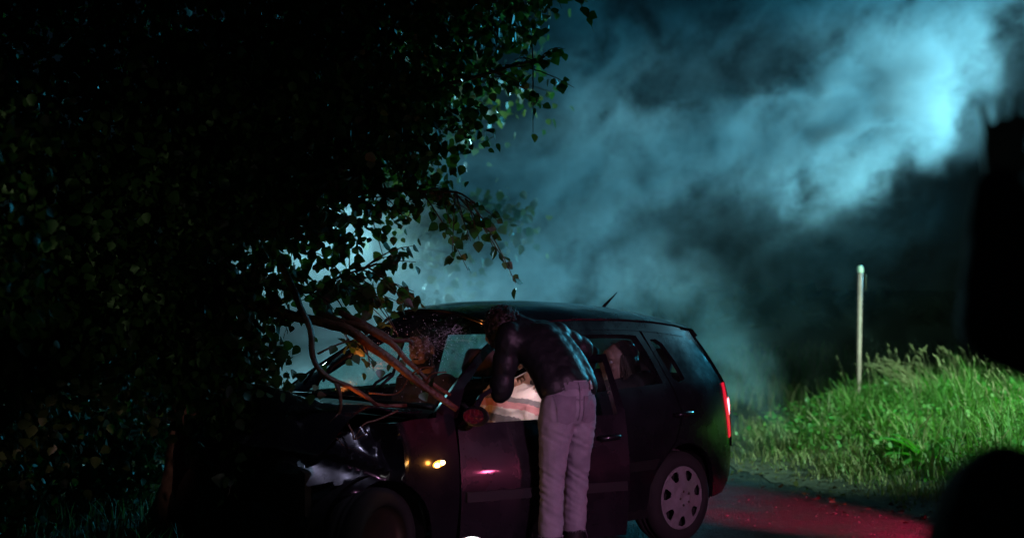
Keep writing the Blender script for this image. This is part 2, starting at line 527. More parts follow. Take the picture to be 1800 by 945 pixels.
# ------------------------------------------------------------------ smoke (one closed box of uneven density)
SMOKE_DENS = 1.0
BLOBS = [  # centre, radii, weight
    ((5.05, 14.1, 4.65), (0.80, .7, 0.70), 0.5), ((4.25, 14.0, 4.05), (0.68, .6, 0.64), 1.0), ((3.62, 13.9, 3.52), (0.64, .6, 0.66), 2.6),
    ((3.10, 13.9, 3.02), (0.54, .6, 0.54), 2.4), ((3.3, 14.1, 4.6), (0.9, .7, 0.5), 0.5), ((3.0, 14.0, 2.6), (0.8, .7, 0.6), 0.14), ((4.3, 14.0, 3.3), (0.9, .7, 0.5), 0.14),
    ((2.45, 14.0, 3.15), (0.8, .7, 0.45), 0.6), ((1.65, 13.9, 2.95), (0.85, .7, 0.45), 0.50), ((0.75, 13.8, 2.7), (0.85, .7, 0.6), 0.55), ((0.1, 13.6, 2.45), (0.8, .7, 0.7), 0.65),
    ((2.0, 14.2, 4.1), (1.2, .7, 0.7), 0.10), ((0.7, 14.2, 3.7), (0.7, .7, 0.9), 0.26),
    ((0.4, 13.4, 1.7), (0.8, .7, 0.5), 0.60), ((1.30, 13.4, 1.45), (0.6, .7, 0.38), 0.42), ((-0.2, 13.2, 1.5), (0.8, .7, 0.55), 0.7),
    ((1.95, 12.8, 0.75), (0.36, .6, 0.70), 0.8), ((0.5, 14.0, 2.4), (1.9, 1.0, 1.7), 0.10),
    ((3.2, 15.2, 1.5), (1.8, .5, 1.5), 0.055), ((-0.9, 13.2, 2.2), (1.1, .9, 0.9), 0.9), ((-1.35, 12.3, 1.2), (1.1, 0.8, 0.65), 3.4), ((-2.4, 12.3, 1.3), (0.9, 0.8, 0.8), 1.2),
]
def smoke_nodes():
    """geometry nodes: fills a box with a density grid, the sum of soft puffs eaten by stretched noise"""
    nt = bpy.data.node_groups.new('smoke_field', 'GeometryNodeTree')
    nt.interface.new_socket('Geometry', in_out='INPUT', socket_type='NodeSocketGeometry')
    nt.interface.new_socket('Geometry', in_out='OUTPUT', socket_type='NodeSocketGeometry')
    N = nt.nodes.new
    L = nt.links.new
    out = N('NodeGroupOutput')
    P = N('GeometryNodeInputPosition').outputs[0]
    nw = N('ShaderNodeTexNoise'); nw.inputs['Scale'].default_value = 0.85; nw.inputs['Detail'].default_value = 4; nw.inputs['Roughness'].default_value = 0.6
    L(P, nw.inputs['Vector'])
    s = N('ShaderNodeVectorMath'); s.operation = 'SUBTRACT'; s.inputs[1].default_value = (.5, .5, .5)
    L(nw.outputs['Color'], s.inputs[0])
    ma = N('ShaderNodeVectorMath'); ma.operation = 'MULTIPLY_ADD'; ma.inputs[1].default_value = (1.5, 1.0, 1.5)
    L(s.outputs[0], ma.inputs[0]); L(P, ma.inputs[2])
    pos = ma.outputs[0]
    tot = None
    for c, r, wt in BLOBS:
        a = N('ShaderNodeVectorMath'); a.operation = 'SUBTRACT'; a.inputs[1].default_value = c
        L(pos, a.inputs[0])
        b = N('ShaderNodeVectorMath'); b.operation = 'DIVIDE'; b.inputs[1].default_value = r
        L(a.outputs[0], b.inputs[0])
        ln = N('ShaderNodeVectorMath'); ln.operation = 'LENGTH'
        L(b.outputs[0], ln.inputs[0])
        mr = N('ShaderNodeMapRange'); mr.interpolation_type = 'SMOOTHSTEP'
        mr.inputs['From Min'].default_value = 0.0; mr.inputs['From Max'].default_value = 1.45
        mr.inputs['To Min'].default_value = wt; mr.inputs['To Max'].default_value = 0
        L(ln.outputs['Value'], mr.inputs['Value'])
        if tot is None: tot = mr.outputs[0]
        else:
            ad = N('ShaderNodeMath'); ad.operation = 'ADD'
            L(tot, ad.inputs[0]); L(mr.outputs[0], ad.inputs[1]); tot = ad.outputs[0]
    vr = N('ShaderNodeVectorRotate'); vr.rotation_type = 'Y_AXIS'; vr.inputs['Angle'].default_value = R(35)
    L(pos, vr.inputs['Vector'])
    vm = N('ShaderNodeVectorMath'); vm.operation = 'MULTIPLY'; vm.inputs[1].default_value = (1.1, .7, 1.9)
    L(vr.outputs[0], vm.inputs[0])
    nf = N('ShaderNodeTexNoise'); nf.inputs['Scale'].default_value = 1.7; nf.inputs['Detail'].default_value = 8; nf.inputs['Roughness'].default_value = 0.72
    nf.inputs['Distortion'].default_value = 0.4
    L(vm.outputs[0], nf.inputs['Vector'])
    mr = N('ShaderNodeMapRange'); mr.inputs['From Min'].default_value = 0.41; mr.inputs['From Max'].default_value = 0.65
    mr.inputs['To Min'].default_value = 0.02; mr.inputs['To Max'].default_value = 2.1
    L(nf.outputs['Fac'], mr.inputs['Value'])
    mu = N('ShaderNodeMath'); mu.operation = 'MULTIPLY'
    L(tot, mu.inputs[0]); L(mr.outputs[0], mu.inputs[1])
    vc = N('GeometryNodeVolumeCube')
    L(mu.outputs[0], vc.inputs['Density'])
    vc.inputs['Background'].default_value = 0
    vc.inputs['Min'].default_value = SMOKE_MIN
    vc.inputs['Max'].default_value = SMOKE_MAX
    for k, ax in enumerate('XYZ'):
        vc.inputs['Resolution ' + ax].default_value = int((SMOKE_MAX[k] - SMOKE_MIN[k]) / (0.035, 0.08, 0.035)[k])
    sm = N('GeometryNodeSetMaterial')
    sm.inputs['Material'].default_value = smoke_material()
    L(vc.outputs[0], sm.inputs[0])
    L(sm.outputs[0], out.inputs[0])
    return nt
def smoke_material():
    m = bpy.data.materials.new('smoke')
    m.use_nodes = True
    nt = m.node_tree
    nt.nodes.remove(nt.nodes['Principled BSDF'])
    pv = nt.nodes.new('ShaderNodeVolumePrincipled')
    pv.inputs['Color'].default_value = (0.85, 0.90, 0.92, 1)
    pv.inputs['Anisotropy'].default_value = 0.25
    pv.inputs['Density'].default_value = SMOKE_DENS
    nt.links.new(pv.outputs[0], nt.nodes['Material Output'].inputs['Volume'])
    return m
SMOKE_MIN, SMOKE_MAX = (-4.6, 11.2, 0.02), (7.4, 16.4, 6.3)
vol = bpy.data.volumes.new('smoke')
o = bpy.data.objects.new('smoke', vol)
COL.objects.link(o)
md = o.modifiers.new('smoke_field', 'NODES')
md.node_group = smoke_nodes()
vol.materials.append(md.node_group.nodes['Set Material'].inputs['Material'].default_value)
vol.render.step_size = 0.10
tag(o, 'drifting teal-lit smoke rising behind the crashed car', 'smoke', kind='stuff')

# ------------------------------------------------------------------ leaves
LEAF_V = np.array([(0, 0, 0), (-.30, .10, .05), (-.46, .34, .07), (-.30, .66, .03), (0, 1.0, -.06), (.30, .66, .03), (.46, .34, .07), (.30, .10, .05), (0, .45, -.03)])
LEAF_F = [(0, 8, 2, 1), (8, 4, 3, 2), (0, 7, 6, 8), (8, 6, 5, 4)]
def leaves_np(name, P, N, U, S, mats, parent, midx, shape=LEAF_V, faces=LEAF_F):
    """P base points, U leaf axis, N leaf normal, S size"""
    n = len(P)
    U = U / np.linalg.norm(U, axis=1, keepdims=True)
    N = N - U * (N * U).sum(1, keepdims=True)
    N = N / np.maximum(np.linalg.norm(N, axis=1, keepdims=True), 1e-6)
    X = np.cross(U, N)
    v = (P[:, None] + S[:, None, None] * (shape[None, :, 0:1] * X[:, None] + shape[None, :, 1:2] * U[:, None] + shape[None, :, 2:3] * N[:, None])).reshape(-1, 3)
    k = len(shape)
    lp = np.concatenate([np.array(f) for f in faces])
    tot = np.array([len(f) for f in faces])
    loops = (np.arange(n)[:, None] * k + lp[None]).ravel()
    totals = np.tile(tot, n)
    starts = np.concatenate([[0], np.cumsum(totals)[:-1]])
    return np_mesh(name, v, loops, starts, totals, mats, parent, np.repeat(midx, len(faces)), smooth=True)

def leaf_mesh(size, m):
    me = bpy.data.meshes.new('leaf')
    me.from_pydata([tuple(v * size) for v in LEAF_V], [], LEAF_F)
    me.polygons.foreach_set('use_smooth', [True] * len(me.polygons))
    me.materials.append(m)
    return me

def in_ell(n, c, r):
    d = rng.normal(size=(n, 3))
    d /= np.linalg.norm(d, axis=1, keepdims=True)
    return np.array(c) + d * np.array(r) * (rng.random((n, 1)) ** (1 / 2.4))

# ------------------------------------------------------------------ the tree the car has run into
tree = empty('poplar_tree', (-1.98, 9.0, 0.1), 'large dark leafy tree whose trunk stops the crashed car', 'tree')
TB = V(tree.location)
bm = bmesh.new()
tr_pts = spline([V((0, 0, -.2)), V((0.02, 0, .35)), V((0.03, 0.02, 1.0)), V((-.05, .05, 2.0)), V((-.2, .0, 3.4)), V((-.15, -.1, 5.2)), V((.0, 0, 7))], 36)
rr = []
for i, p in enumerate(tr_pts):
    z = p.z
    rr.append(max(0.05, 0.20 + 0.20 * math.exp(-max(0, z + .1) / .22) - 0.018 * max(0, z)))
tube(bm, tr_pts, rr, 28, wob=0.0)
for v in bm.verts:
    th = math.atan2(v.co.y, v.co.x)
    k = 1 + 0.10 * math.sin(th * 5 + v.co.z * .5) + 0.07 * math.sin(th * 9 - v.co.z * 1.1) + 0.16 * mnoise.noise(V((v.co.x * 5, v.co.y * 5, v.co.z * 1.5)))
    ax = V((0, 0, v.co.z))
    d = v.co - ax
    v.co = ax + d * k
obj('trunk', bm, M['bark'], tree)
limb_ends = []
LIMBS = [  # world polylines from the trunk outwards
    [(-1.95, 9.0, 1.9), (-1.3, 8.8, 2.5), (-.6, 8.6, 2.75), (0.0, 8.5, 2.95), (.22, 8.5, 2.95)],
    [(-1.95, 9.0, 1.7), (-1.4, 8.7, 2.0), (-.8, 8.5, 2.18), (-.4, 8.4, 2.18), (-.22, 8.4, 2.10)],
    [(-1.97, 9.0, 1.5), (-1.6, 8.6, 1.65), (-1.2, 8.4, 1.58), (-1.0, 8.3, 1.66), (-.8, 8.25, 1.74)],
    [(-2.05, 9.0, 2.6), (-1.5, 8.9, 3.2), (-.8, 8.8, 3.6), (-.1, 8.7, 3.7), (.45, 8.7, 3.55)],
    [(-2.1, 9.0, 3.0), (-2.0, 8.4, 3.7), (-1.3, 8.1, 4.2), (-.4, 8.0, 4.3)],
    [(-2.05, 9.0, 2.0), (-2.6, 8.6, 2.6), (-3.2, 8.3, 2.9), (-3.7, 8.0, 2.9)],
    [(-2.05, 9.0, 1.6), (-2.5, 8.2, 2.0), (-2.8, 7.4, 2.0), (-2.9, 6.6, 1.8)],
    [(-2.1, 9.0, 2.9), (-2.9, 9.2, 3.8), (-3.6, 9.4, 4.4)],
    [(-2.0, 9.0, 1.5), (-2.2, 8.3, 1.6), (-1.9, 7.9, 1.3), (-1.5, 7.8, 1.0), (-1.25, 7.8, .75)],
]
twig_pts = []
for L_ in LIMBS:
    pts = [V(p) - TB for p in spline(L_, 22)]
    bm = bmesh.new()
    tube(bm, [p + V((mnoise.noise(p * 3), mnoise.noise(p * 3 + V((9, 0, 0))), mnoise.noise(p * 3 + V((0, 9, 0))))) * .04 for p in pts],
         [0.024 * (1 - i / 23) ** 1.2 + 0.003 for i in range(len(pts))], 8)
    obj('limb', bm, M['bark'], tree)
    twig_pts.append(pts)
# sprays: side twigs that carry the separate leaves one can pick out against the smoke
lf_meshes = [leaf_mesh(s, m) for s in (0.045, 0.058, 0.072) for m in (M['leaf'], M['leaf_dark'])]
bm = bmesh.new()
n_obj = 0
sprayP, sprayN, sprayU, sprayS = [], [], [], []
for li, pts in enumerate(twig_pts):
    cnt = 26 if li in (0, 1, 2, 3) else 12
    for k in range(cnt):
        t = random.uniform(0.35, 1.0)
        p = pts[min(len(pts) - 1, int(t * (len(pts) - 1)))]
        d = (pts[-1] - pts[-4]).normalized()
        d = (d * random.uniform(.1, .9) + V((random.gauss(0, .5), random.gauss(0, .45), random.gauss(-.12, .5)))).normalized()
        ln = random.uniform(.18, .48)
        tp = [p + d * (ln * s) + V((0, 0, -.10 * s * s * ln * 3)) for s in (0, .25, .5, .75, 1)]
        tube(bm, tp, [.006, .005, .004, .003, .002], 5, cap=False)
        for q in range(int(ln * 26)):
            s = random.uniform(.15, 1.0)
            bp = p + d * (ln * s) + V((0, 0, -.10 * s * s * ln * 3))
            ua = V((random.gauss(0, .6) + d.x * .5, random.gauss(0, .6) + d.y * .5, random.gauss(-.75, .4))).normalized()
            na = V((random.gauss(0, .7), random.gauss(-.7, .6), random.gauss(.25, .5)))
            stem = bp + ua * .03
            if li in (0, 1, 2, 3) and t > .6 and n_obj < 295:
                lo = bpy.data.objects.new('leaf', random.choice(lf_meshes))
                COL.objects.link(lo)
                lo.parent = tree
                na = (na - ua * na.dot(ua)).normalized()
                lo.matrix_local = Matrix.Translation(stem) @ Matrix((ua.cross(na), ua, na)).transposed().to_4x4()
                n_obj += 1
            else:
                sprayP.append(stem); sprayN.append(na); sprayU.append(ua); sprayS.append(random.uniform(.05, .085))
tag(obj('twig', bm, M['bark'], tree), kind='stuff')
CROWN = [  # centre, radii, count (world)
    ((-2.0, 8.6, 4.4), (2.2, 1.6, 1.2), 6500), ((-0.75, 8.7, 3.75), (1.2, .9, .75), 3200), ((-2.0, 8.3, 3.0), (1.5, 1.1, 1.2), 5200), ((-1.25, 8.5, 2.55), (1.0, .7, .75), 2600),
    ((-1.85, 8.1, 2.05), (.92, .7, .68), 3000), ((-1.72, 7.9, 1.35), (.48, .45, .5), 1300), ((-3.2, 8.2, 2.7), (1.1, 1.1, 1.4), 4200), ((-2.35, 7.8, 1.5), (.75, .6, .5), 1900),
    ((-2.9, 7.9, 1.2), (.75, .7, .8), 2200), ((-0.2, 8.8, 4.2), (.8, .7, .5), 1300), ((-0.95, 8.6, 2.75), (.85, .6, .62), 1500), ((-.35, 8.6, 3.2), (.45, .5, .42), 420), ((-2.25, 6.2, 2.0), (.30, .5, .70), 420), ((-3.3, 7.4, 0.45), (.85, .8, .7), 2400), ((-1.42, 7.75, .95), (.28, .25, .3), 200),
]
P = [np.array(sprayP)]; N_ = [np.array(sprayN)]; U_ = [np.array(sprayU)]; S_ = [np.array(sprayS)]
for c, r, n in CROWN:
    p = in_ell(n // 4, c, r)
    p = np.repeat(p, 6, 0) + rng.normal(size=(len(p) * 6, 3)) * 0.07
    P.append(p - np.array(TB))
    N_.append(rng.normal(size=p.shape) + np.array((0, -.5, .4)))
    U_.append(rng.normal(size=p.shape) * .55 + np.array((.1, -.1, -.8)))
    S_.append(rng.uniform(.034, .078, len(p)) )
P, N_, U_, S_ = map(np.concatenate, (P, N_, U_, S_))
fo = leaves_np('foliage', P, N_, U_, S_, [M['leaf'], M['leaf_dark']], tree, (rng.random(len(P)) < .6).astype(int))
tag(fo, kind='stuff')

# low bush added behind the trunk to keep the teal flood off the grass
blocker = empty('blocker', (-3.3, 9.9, 0.1), 'dark low bush of leaves, added left of the tree trunk against the teal backlight', 'blocker')
bm = bmesh.new()
for k in range(16):
    a = random.uniform(0, 6.28); e_ = V((math.cos(a) * random.uniform(.2, 1.1), math.sin(a) * .5, random.uniform(.6, 1.4)))
    tube(bm, spline([(0, 0, -.1), e_ * .4 + V((0, 0, .15)), e_], 6), [.018, .015, .012, .01, .008, .005, .003], 5, cap=False)
tag(obj('stem', bm, M['bark'], blocker), kind='stuff')
p = np.concatenate([in_ell(2600, (0, 0, .75), (1.5, .6, .85)), in_ell(900, (-1.2, -.6, .5), (.8, .6, .6)), in_ell(900, (.55, -.3, .35), (.5, .4, .4))])
p[:, 2] = np.maximum(p[:, 2], .02)
tag(leaves_np('foliage', p, rng.normal(size=p.shape) + np.array((0, -.5, .4)), rng.normal(size=p.shape) * .6 + np.array((0, 0, -.5)), rng.uniform(.04, .09, len(p)), [M['leaf_dark']], blocker, np.zeros(len(p), int)), kind='stuff')

# paler tree standing in the smoke
bt = empty('birch_tree', (-1.3, 13.6, 0.0), 'pale thin tree half lost in the lit smoke behind the car', 'tree')
bm = bmesh.new()
tube(bm, spline([(0, 0, -.1), (.05, 0, 1.2), (0, .05, 2.6), (.1, 0, 4.2), (.05, 0, 5.5)], 16), [.09 * (1 - i / 20) for i in range(17)], 10, wob=.3)
obj('trunk', bm, M['bark'], bt)
bm = bmesh.new()
Pb = []
for k in range(46):
    z0 = random.uniform(1.0, 4.6)
    a = random.uniform(-1.5, 1.5)
    ln = random.uniform(.6, 1.7)
    d = V((math.cos(a), math.sin(a) * .6, .25)).normalized()
    pts = [V((.05, 0, z0)) + d * ln * s + V((0, 0, -.35 * s * s * ln)) for s in (0, .25, .5, .75, 1)]
    tube(bm, pts, [.02, .015, .011, .008, .004], 5, cap=False)
    for q in range(int(62 * ln)):
        s = random.uniform(.25, 1.05)
        Pb.append(V((.05, 0, z0)) + d * ln * s + V((0, 0, -.35 * s * s * ln)) + V((random.gauss(0, .10), random.gauss(0, .10), random.gauss(-.04, .12))))
obj('limb', bm, M['bark'], bt)
Pb = np.array(Pb)
fo = leaves_np('foliage', Pb, rng.normal(size=Pb.shape) + np.array((.3, .3, .5)), rng.normal(size=Pb.shape) * .5 + np.array((0, 0, -.7)), rng.uniform(.06, .11, len(Pb)), [M['leaf_yellow'], M['leaf']], bt, (rng.random(len(Pb)) < .45).astype(int))
tag(fo, kind='stuff')

# ------------------------------------------------------------------ grass
def blades(name, pos, h, wd, lean, mats, midx, label, cat, parent=None):
    n = len(pos)
    az = rng.uniform(0, 2 * np.pi, n)
    d = np.stack([np.cos(az), np.sin(az), np.zeros(n)], 1)
    sd = np.stack([-np.sin(az), np.cos(az), np.zeros(n)], 1)
    tw = rng.uniform(-1, 1, (n, 1))
    sd = sd + d * tw
    sd /= np.linalg.norm(sd, axis=1, keepdims=True)
    up = np.array((0, 0, 1.0))
    h = h[:, None]; wd = wd[:, None]; lean = lean[:, None]
    b = pos
    m = pos + up * h * .55 + d * lean * h * .25
    q = pos + up * h * .85 + d * lean * h * .62
    t = pos + up * h * (1.0 - .15 * lean) + d * lean * h * 1.05
    v = np.stack([b - sd * wd, b + sd * wd, m - sd * wd * .85, m + sd * wd * .85, q - sd * wd * .5, q + sd * wd * .5, t], 1).reshape(-1, 3)
    lp = np.array([0, 1, 3, 2, 2, 3, 5, 4, 4, 5, 6]); tot = np.array([4, 4, 3])
    loops = (np.arange(n)[:, None] * 7 + lp[None]).ravel()
    totals = np.tile(tot, n)
    starts = np.concatenate([[0], np.cumsum(totals)[:-1]])
    o = np_mesh(name, v, loops, starts, totals, mats, parent, np.repeat(midx, 3), smooth=True)
    return tag(o, label, cat, kind='stuff')

vd = np.vectorize(verge_dist)
gz = np.vectorize(ground_z)
def scatter(n, x0, x1, y0, y1, fn):
    out = []
    while len(out) < n:
        x, y = random.uniform(x0, x1), random.uniform(y0, y1)
        pr = fn(x, y)
        if random.random() < pr:
            out.append((x, y, ground_z(x, y) - .02))
    return np.array(out)
def dens(x, y):
    d = verge_dist(x, y)
    if d < -0.14: return 0
    c = .5 + .9 * mnoise.noise(V((x * 1.7, y * 1.7, 2)))
    return max(0.0, min(1, smooth(-.14, .35, d) * (.35 + .65 * c)))
pg = scatter(46000, 1.9, 7.5, 8.5, 18.2, dens)
dd = vd(pg[:, 0], pg[:, 1])
cl = np.array([mnoise.noise(V((x * 2.3, y * 2.3, 17))) for x, y in pg[:, :2]])
hh = rng.uniform(.12, .38, len(pg)) * np.clip(.85 + 1.3 * cl, .45, 1.7) * np.clip(.45 + dd * .6, .4, 1.25)
mi = np.where(rng.random(len(pg)) < np.clip(1.15 - dd * .8, .05, 1), np.where(rng.random(len(pg)) < .45, 1, 2), 0)
blades('verge_grass', pg, hh, rng.uniform(.003, .008, len(pg)), rng.uniform(.1, 1.1, len(pg)), [M['grass'], M['grass_dry'], M['grass_olive']], mi,
       'bright green rough grass on the roadside bank', 'grass')
# leafy herbs in the bank
ph = scatter(4200, 1.9, 6.0, 10.5, 17.5, lambda x, y: dens(x, y) * (1 if verge_dist(x, y) > .45 else .12) * (1 if mnoise.noise(V((x * 1.3, y * 1.3, 8))) > -.05 else .2))
ph[:, 2] += rng.uniform(.03, .34, len(ph))
ho = leaves_np('leafy_weeds', ph, rng.normal(size=ph.shape) * .6 + np.array((0, -.3, .9)), rng.normal(size=ph.shape) * .8 + np.array((0, 0, .35)), rng.uniform(.025, .055, len(ph)), [M['grass'], M['broad']], None, (rng.random(len(ph)) < .5).astype(int))
tag(ho, 'small leafy weeds growing thick through the bank grass', 'weeds', kind='stuff')

# seed-head grasses
def seed_grass(name, pos, h, label):
    bm = bmesh.new()
    for p, hg in zip(pos, h):
        a = random.uniform(0, 6.28); ln = random.uniform(.05, .35)
        dx = V((math.cos(a) * ln - .12, math.sin(a) * ln, 0))
        pts = [V(p) + V((0, 0, hg * s)) + dx * (s * s * hg) for s in (0, .4, .8, 1.0)]
        tube(bm, pts, [.0025, .002, .0016, .0012], 3, cap=False)
        top = pts[-1]; dr = (pts[-1] - pts[-2]).normalized() + V((dx.x * .5, dx.y * .5, -.1))
        hl = random.uniform(.035, .085)
        tube(bm, [top, top + dr * hl * .35, top + dr * hl * .75, top + dr * hl], [.002, .0065, .005, .001], 5, cap=False)
        for q in range(2):
            c = top - dr * random.uniform(.0, .06)
            e = V((random.gauss(0, 1), random.gauss(0, 1), .9)).normalized() * random.uniform(.01, .03)
            tube(bm, [c, c + e * .6, c + e], [.001, .004, .001], 3, cap=False)
    o = obj(name, bm, M['grass_dry'])
    tag(o, label, 'grass', kind='stuff')
ps = scatter(420, 2.4, 7.2, 11, 16.8, lambda x, y: (1 if verge_dist(x, y) > .6 else .05) * smooth(2.8, 4.6, x))
seed_grass('seed_grass', ps, rng.uniform(.38, .68, len(ps)), 'tall dry grasses with seed heads along the bank top')

# verge on the tree side
pt = scatter(5000, -4.5, -1.2, 7.5, 12, lambda x, y: .9 if x < -1.5 else .25)
blades('tree_foot_grass', pt, rng.uniform(.06, .22, len(pt)), rng.uniform(.003, .006, len(pt)), rng.uniform(.1, 1.1, len(pt)), [M['grass'], M['grass_dry'], M['grass_olive']], rng.integers(1, 3, len(pt)),
       'sparse dim grass round the foot of the tree', 'grass')
# rough growth beyond the lane
pf = scatter(9000, -9, 9, 18.6, 22, lambda x, y: .9 if verge_dist(x, y) < 0 else .3)
blades('far_growth', pf, rng.uniform(.2, .55, len(pf)), rng.uniform(.008, .02, len(pf)), rng.uniform(.1, .9, len(pf)), [M['grass'], M['grass_dry'], M['grass_olive']], rng.integers(0, 3, len(pf)),
       'dark rough growth on the far side of the lane', 'undergrowth')

tp, tn = [], []
for k in range(90):
    cx_, cy_ = random.uniform(-60, 70), random.uniform(48, 75)
    hgt = random.uniform(.5, 1.3); wd_ = random.uniform(1.5, 4)
    n_ = 160
    p = in_ell(n_, (cx_, cy_, hgt * .5), (wd_, wd_, hgt * .55))
    tp.append(p)
tp = np.concatenate(tp)
tp[:, 2] = np.maximum(tp[:, 2], .1)
far = leaves_np('far_hedgerow', tp, rng.normal(size=tp.shape), rng.normal(size=tp.shape), rng.uniform(.6, 1.3, len(tp)), [M['leaf_dark']], None, np.zeros(len(tp), int))
tag(far, 'dark hedgerow trees lost in the night behind the bank', 'trees', kind='stuff')

# broad-leaved dock plants, each leaf its own piece
def dock(x, y, label, n, size, spread, e0=.45, e1=1.25, slim=1.0):
    z = ground_z(x, y)
    r = empty('dock_plant', (x, y, z), label, 'plant', 'broad-leaved plants on the bank')
    for k in range(n):
        a = 2.4 * k + random.uniform(-.3, .3)
        el = random.uniform(e0, e1)
        L0 = size * random.uniform(.7, 1.15)
        wv = L0 * random.uniform(.09, .13) * slim
        f = V((math.cos(a), math.sin(a), 0)); s = V((-math.sin(a), math.cos(a), 0))
        vs, fs = [], []
        c = V((f.x * .02, f.y * .02, 0)); ang = el
        for i in range(8):
            t = i / 7
            wd = wv * (0.22 + 1.5 * t * (1 - t) ** .8 + (.25 if 0 < i < 7 else 0)) if i < 7 else .002
            wave = .12 * wd * math.sin(i * 2.1 + k)
            up = V((f.x * -math.sin(ang), f.y * -math.sin(ang), math.cos(ang)))
            vs += [c - s * wd + up * (wd * .35 + wave), c, c + s * wd + up * (wd * .35 - wave)]
            c = c + (f * math.cos(ang) + V((0, 0, math.sin(ang)))) * (L0 / 7)
            ang -= spread * random.uniform(.7, 1.3) / 7
        for i in range(7):
            b = i * 3
            fs += [(b, b + 1, b + 4, b + 3), (b + 1, b + 2, b + 5, b + 4)]
        pydata('leaf', vs, fs, M['broad'], r)
dock(3.42, 11.75, 'dark-centred dock plant with arching blades low on the bank, below the post', 24, .42, 1.2)
dock(4.10, 13.7, 'upright bright blades just right of the silvery tussock, left end of the blade row', 18, .40, .35, 1.1, 1.5, .6)
dock(4.40, 13.6, 'upright bright green clump of blades, second from the silvery tussock', 20, .42, .4, 1.05, 1.5, .6)
dock(4.72, 13.5, 'upright bright green clump of blades, third from the silvery tussock', 20, .44, .4, 1.05, 1.5, .6)
dock(5.02, 13.4, 'upright bright green clump of blades, last of the row towards the dark raised arm', 20, .45, .4, 1.0, 1.5, .6)
dock(4.6, 12.3, 'leafy clump in front of the blade row, beside the dark crouching figure', 16, .30, 1.0)

# pale bowed grass tussock right of the post
bm = bmesh.new()
for k in range(60):
    a = random.gauss(2.9, .5); h = random.uniform(.28, .58); ln = random.uniform(.5, 1.2)
    b = V((random.gauss(0, .07), random.gauss(0, .05), 0)); d = V((math.cos(a), math.sin(a) * .5, 0))
    pts = [b + V((0, 0, h * (1 - (1 - s) ** 1.6))) + d * (ln * h * s * s) for s in (0, .3, .6, .85, 1)]
    tube(bm, pts, [.003, .0028, .0024, .004, .001], 3, cap=False)
tus = obj('grass_tussock', bm, M['grass_dry'])
tus.location = (4.05, 13.9, ground_z(4.05, 13.9))
tag(tus, 'pale silvery tussock of bowed seed grass right of the post', 'grass')

# grit, glass bits and fallen leaves on the lane
bm = bmesh.new()
for k in range(2600):
    x = random.uniform(1.0, 4.5); y = random.uniform(8.3, 13.5)
    d = verge_dist(x, y)
    if d > .3 or random.random() > (.3 + .7 * smooth(-1.2, 0, d)): continue
    s = .0022 / (1.05 - random.random()) ** .62
    bmesh.ops.create_icosphere(bm, subdivisions=1, radius=s, matrix=Matrix.Translation((x, y, .006 + s * .3)) @ Matrix.Diagonal((1, random.uniform(.6, 1), random.uniform(.4, .8), 1)))
o = obj('grit', bm, M['stone'], smooth=False)
tag(o, 'pale grit and broken glass scattered on the lane', 'grit', kind='stuff')
pl = []
while len(pl) < 420:
    x = random.uniform(1.2, 4.2); y = random.uniform(8.8, 13.5); d = verge_dist(x, y)
    if -.9 < d < .15 and random.random() < smooth(-.9, -.05, d): pl.append((x, y, .025))
pl = np.array(pl)
o = leaves_np('fallen_leaves', pl, rng.normal(size=pl.shape) * .35 + np.array((0, 0, 1)), rng.normal(size=pl.shape) * np.array((1, 1, .15)), rng.uniform(.02, .05, len(pl)), [M['litter'], M['leaf_yellow']], None, (rng.random(len(pl)) < .3).astype(int))
tag(o, 'fallen brown leaves along the edge of the asphalt', 'leaves', kind='stuff')

# ------------------------------------------------------------------ roadside post
px, py = 3.62, 14.9
post = empty('marker_post', (px, py, ground_z(px, py) - .05), 'slim pale roadside post with a rounded white cap', 'post')
ph_ = 1.82 - post.location.z
bm = bmesh.new()
tube(bm, [(0, 0, 0), (0.012, 0, ph_ * .5), (0.028, 0, ph_)], .027, 20)
obj('pole', bm, M['post'], post)
bm = bmesh.new()
lathe(bm, [(.0335, ph_ - .05), (.0335, ph_ - .005), (.030, ph_ + .010), (.020, ph_ + .020), (.0, ph_ + .024)], 20, 'Z')
for v in bm.verts: v.co.x += .028
obj('cap', bm, M['post_cap'], post)
bm = bmesh.new()
tube(bm, [(.05, 0, ph_ - .07), (.085, 0, ph_ - .07), (.085, 0, ph_ - .24), (.05, 0, ph_ - .24)], .006, 8)
obj('bracket', bm, M['steel'], post)

# ------------------------------------------------------------------ the crashed hatchback (built in its own frame: x forward, y left, z up)
car = empty('hatchback_car', (0.526, 9.529, 0), 'dark crashed hatchback with its bonnet crushed under a broken branch', 'car', rotz=R(-136.8))
CARM = Matrix.Translation(V((0.526, 9.529, 0))) @ Matrix.Rotation(R(-136.8), 4, 'Z')
def cw(x, y, z): return CARM @ V((x, y, z))

def belt(x): return .925 + .028 * (1.8 - x)
def plan(x):
    p = 1.0
    if x > 2.2: p -= .15 * ((x - 2.2) / .9) ** 2
    if x < .1: p -= .17 * ((.1 - x) / .72) ** 2.6
    return p
def Ys(x, z):
    b = belt(x)
    if z < b:
        t = max(0, (z - .18) / (b - .18))
        y = .755 + .075 * math.sin(math.pi * min(1, .10 + t * .80))
    else:
        t = (z - b) / (1.42 - b)
        y = .774 - .215 * t - .03 * t * t
    return y * plan(x)
RAIL = [(1.99, .945), (1.86, 1.04), (1.70, 1.150), (1.50, 1.275), (1.32, 1.362), (1.05, 1.394), (.70, 1.408), (.30, 1.400), (.0, 1.380), (-.20, 1.354), (-.34, 1.328)]
def rail_z(x):
    for (x0, z0), (x1, z1) in zip(RAIL, RAIL[1:]):
        if x1 <= x <= x0: return z0 + (z1 - z0) * (x - x0) / (x1 - x0)
    return RAIL[0][1] if x > RAIL[0][0] else RAIL[-1][1]
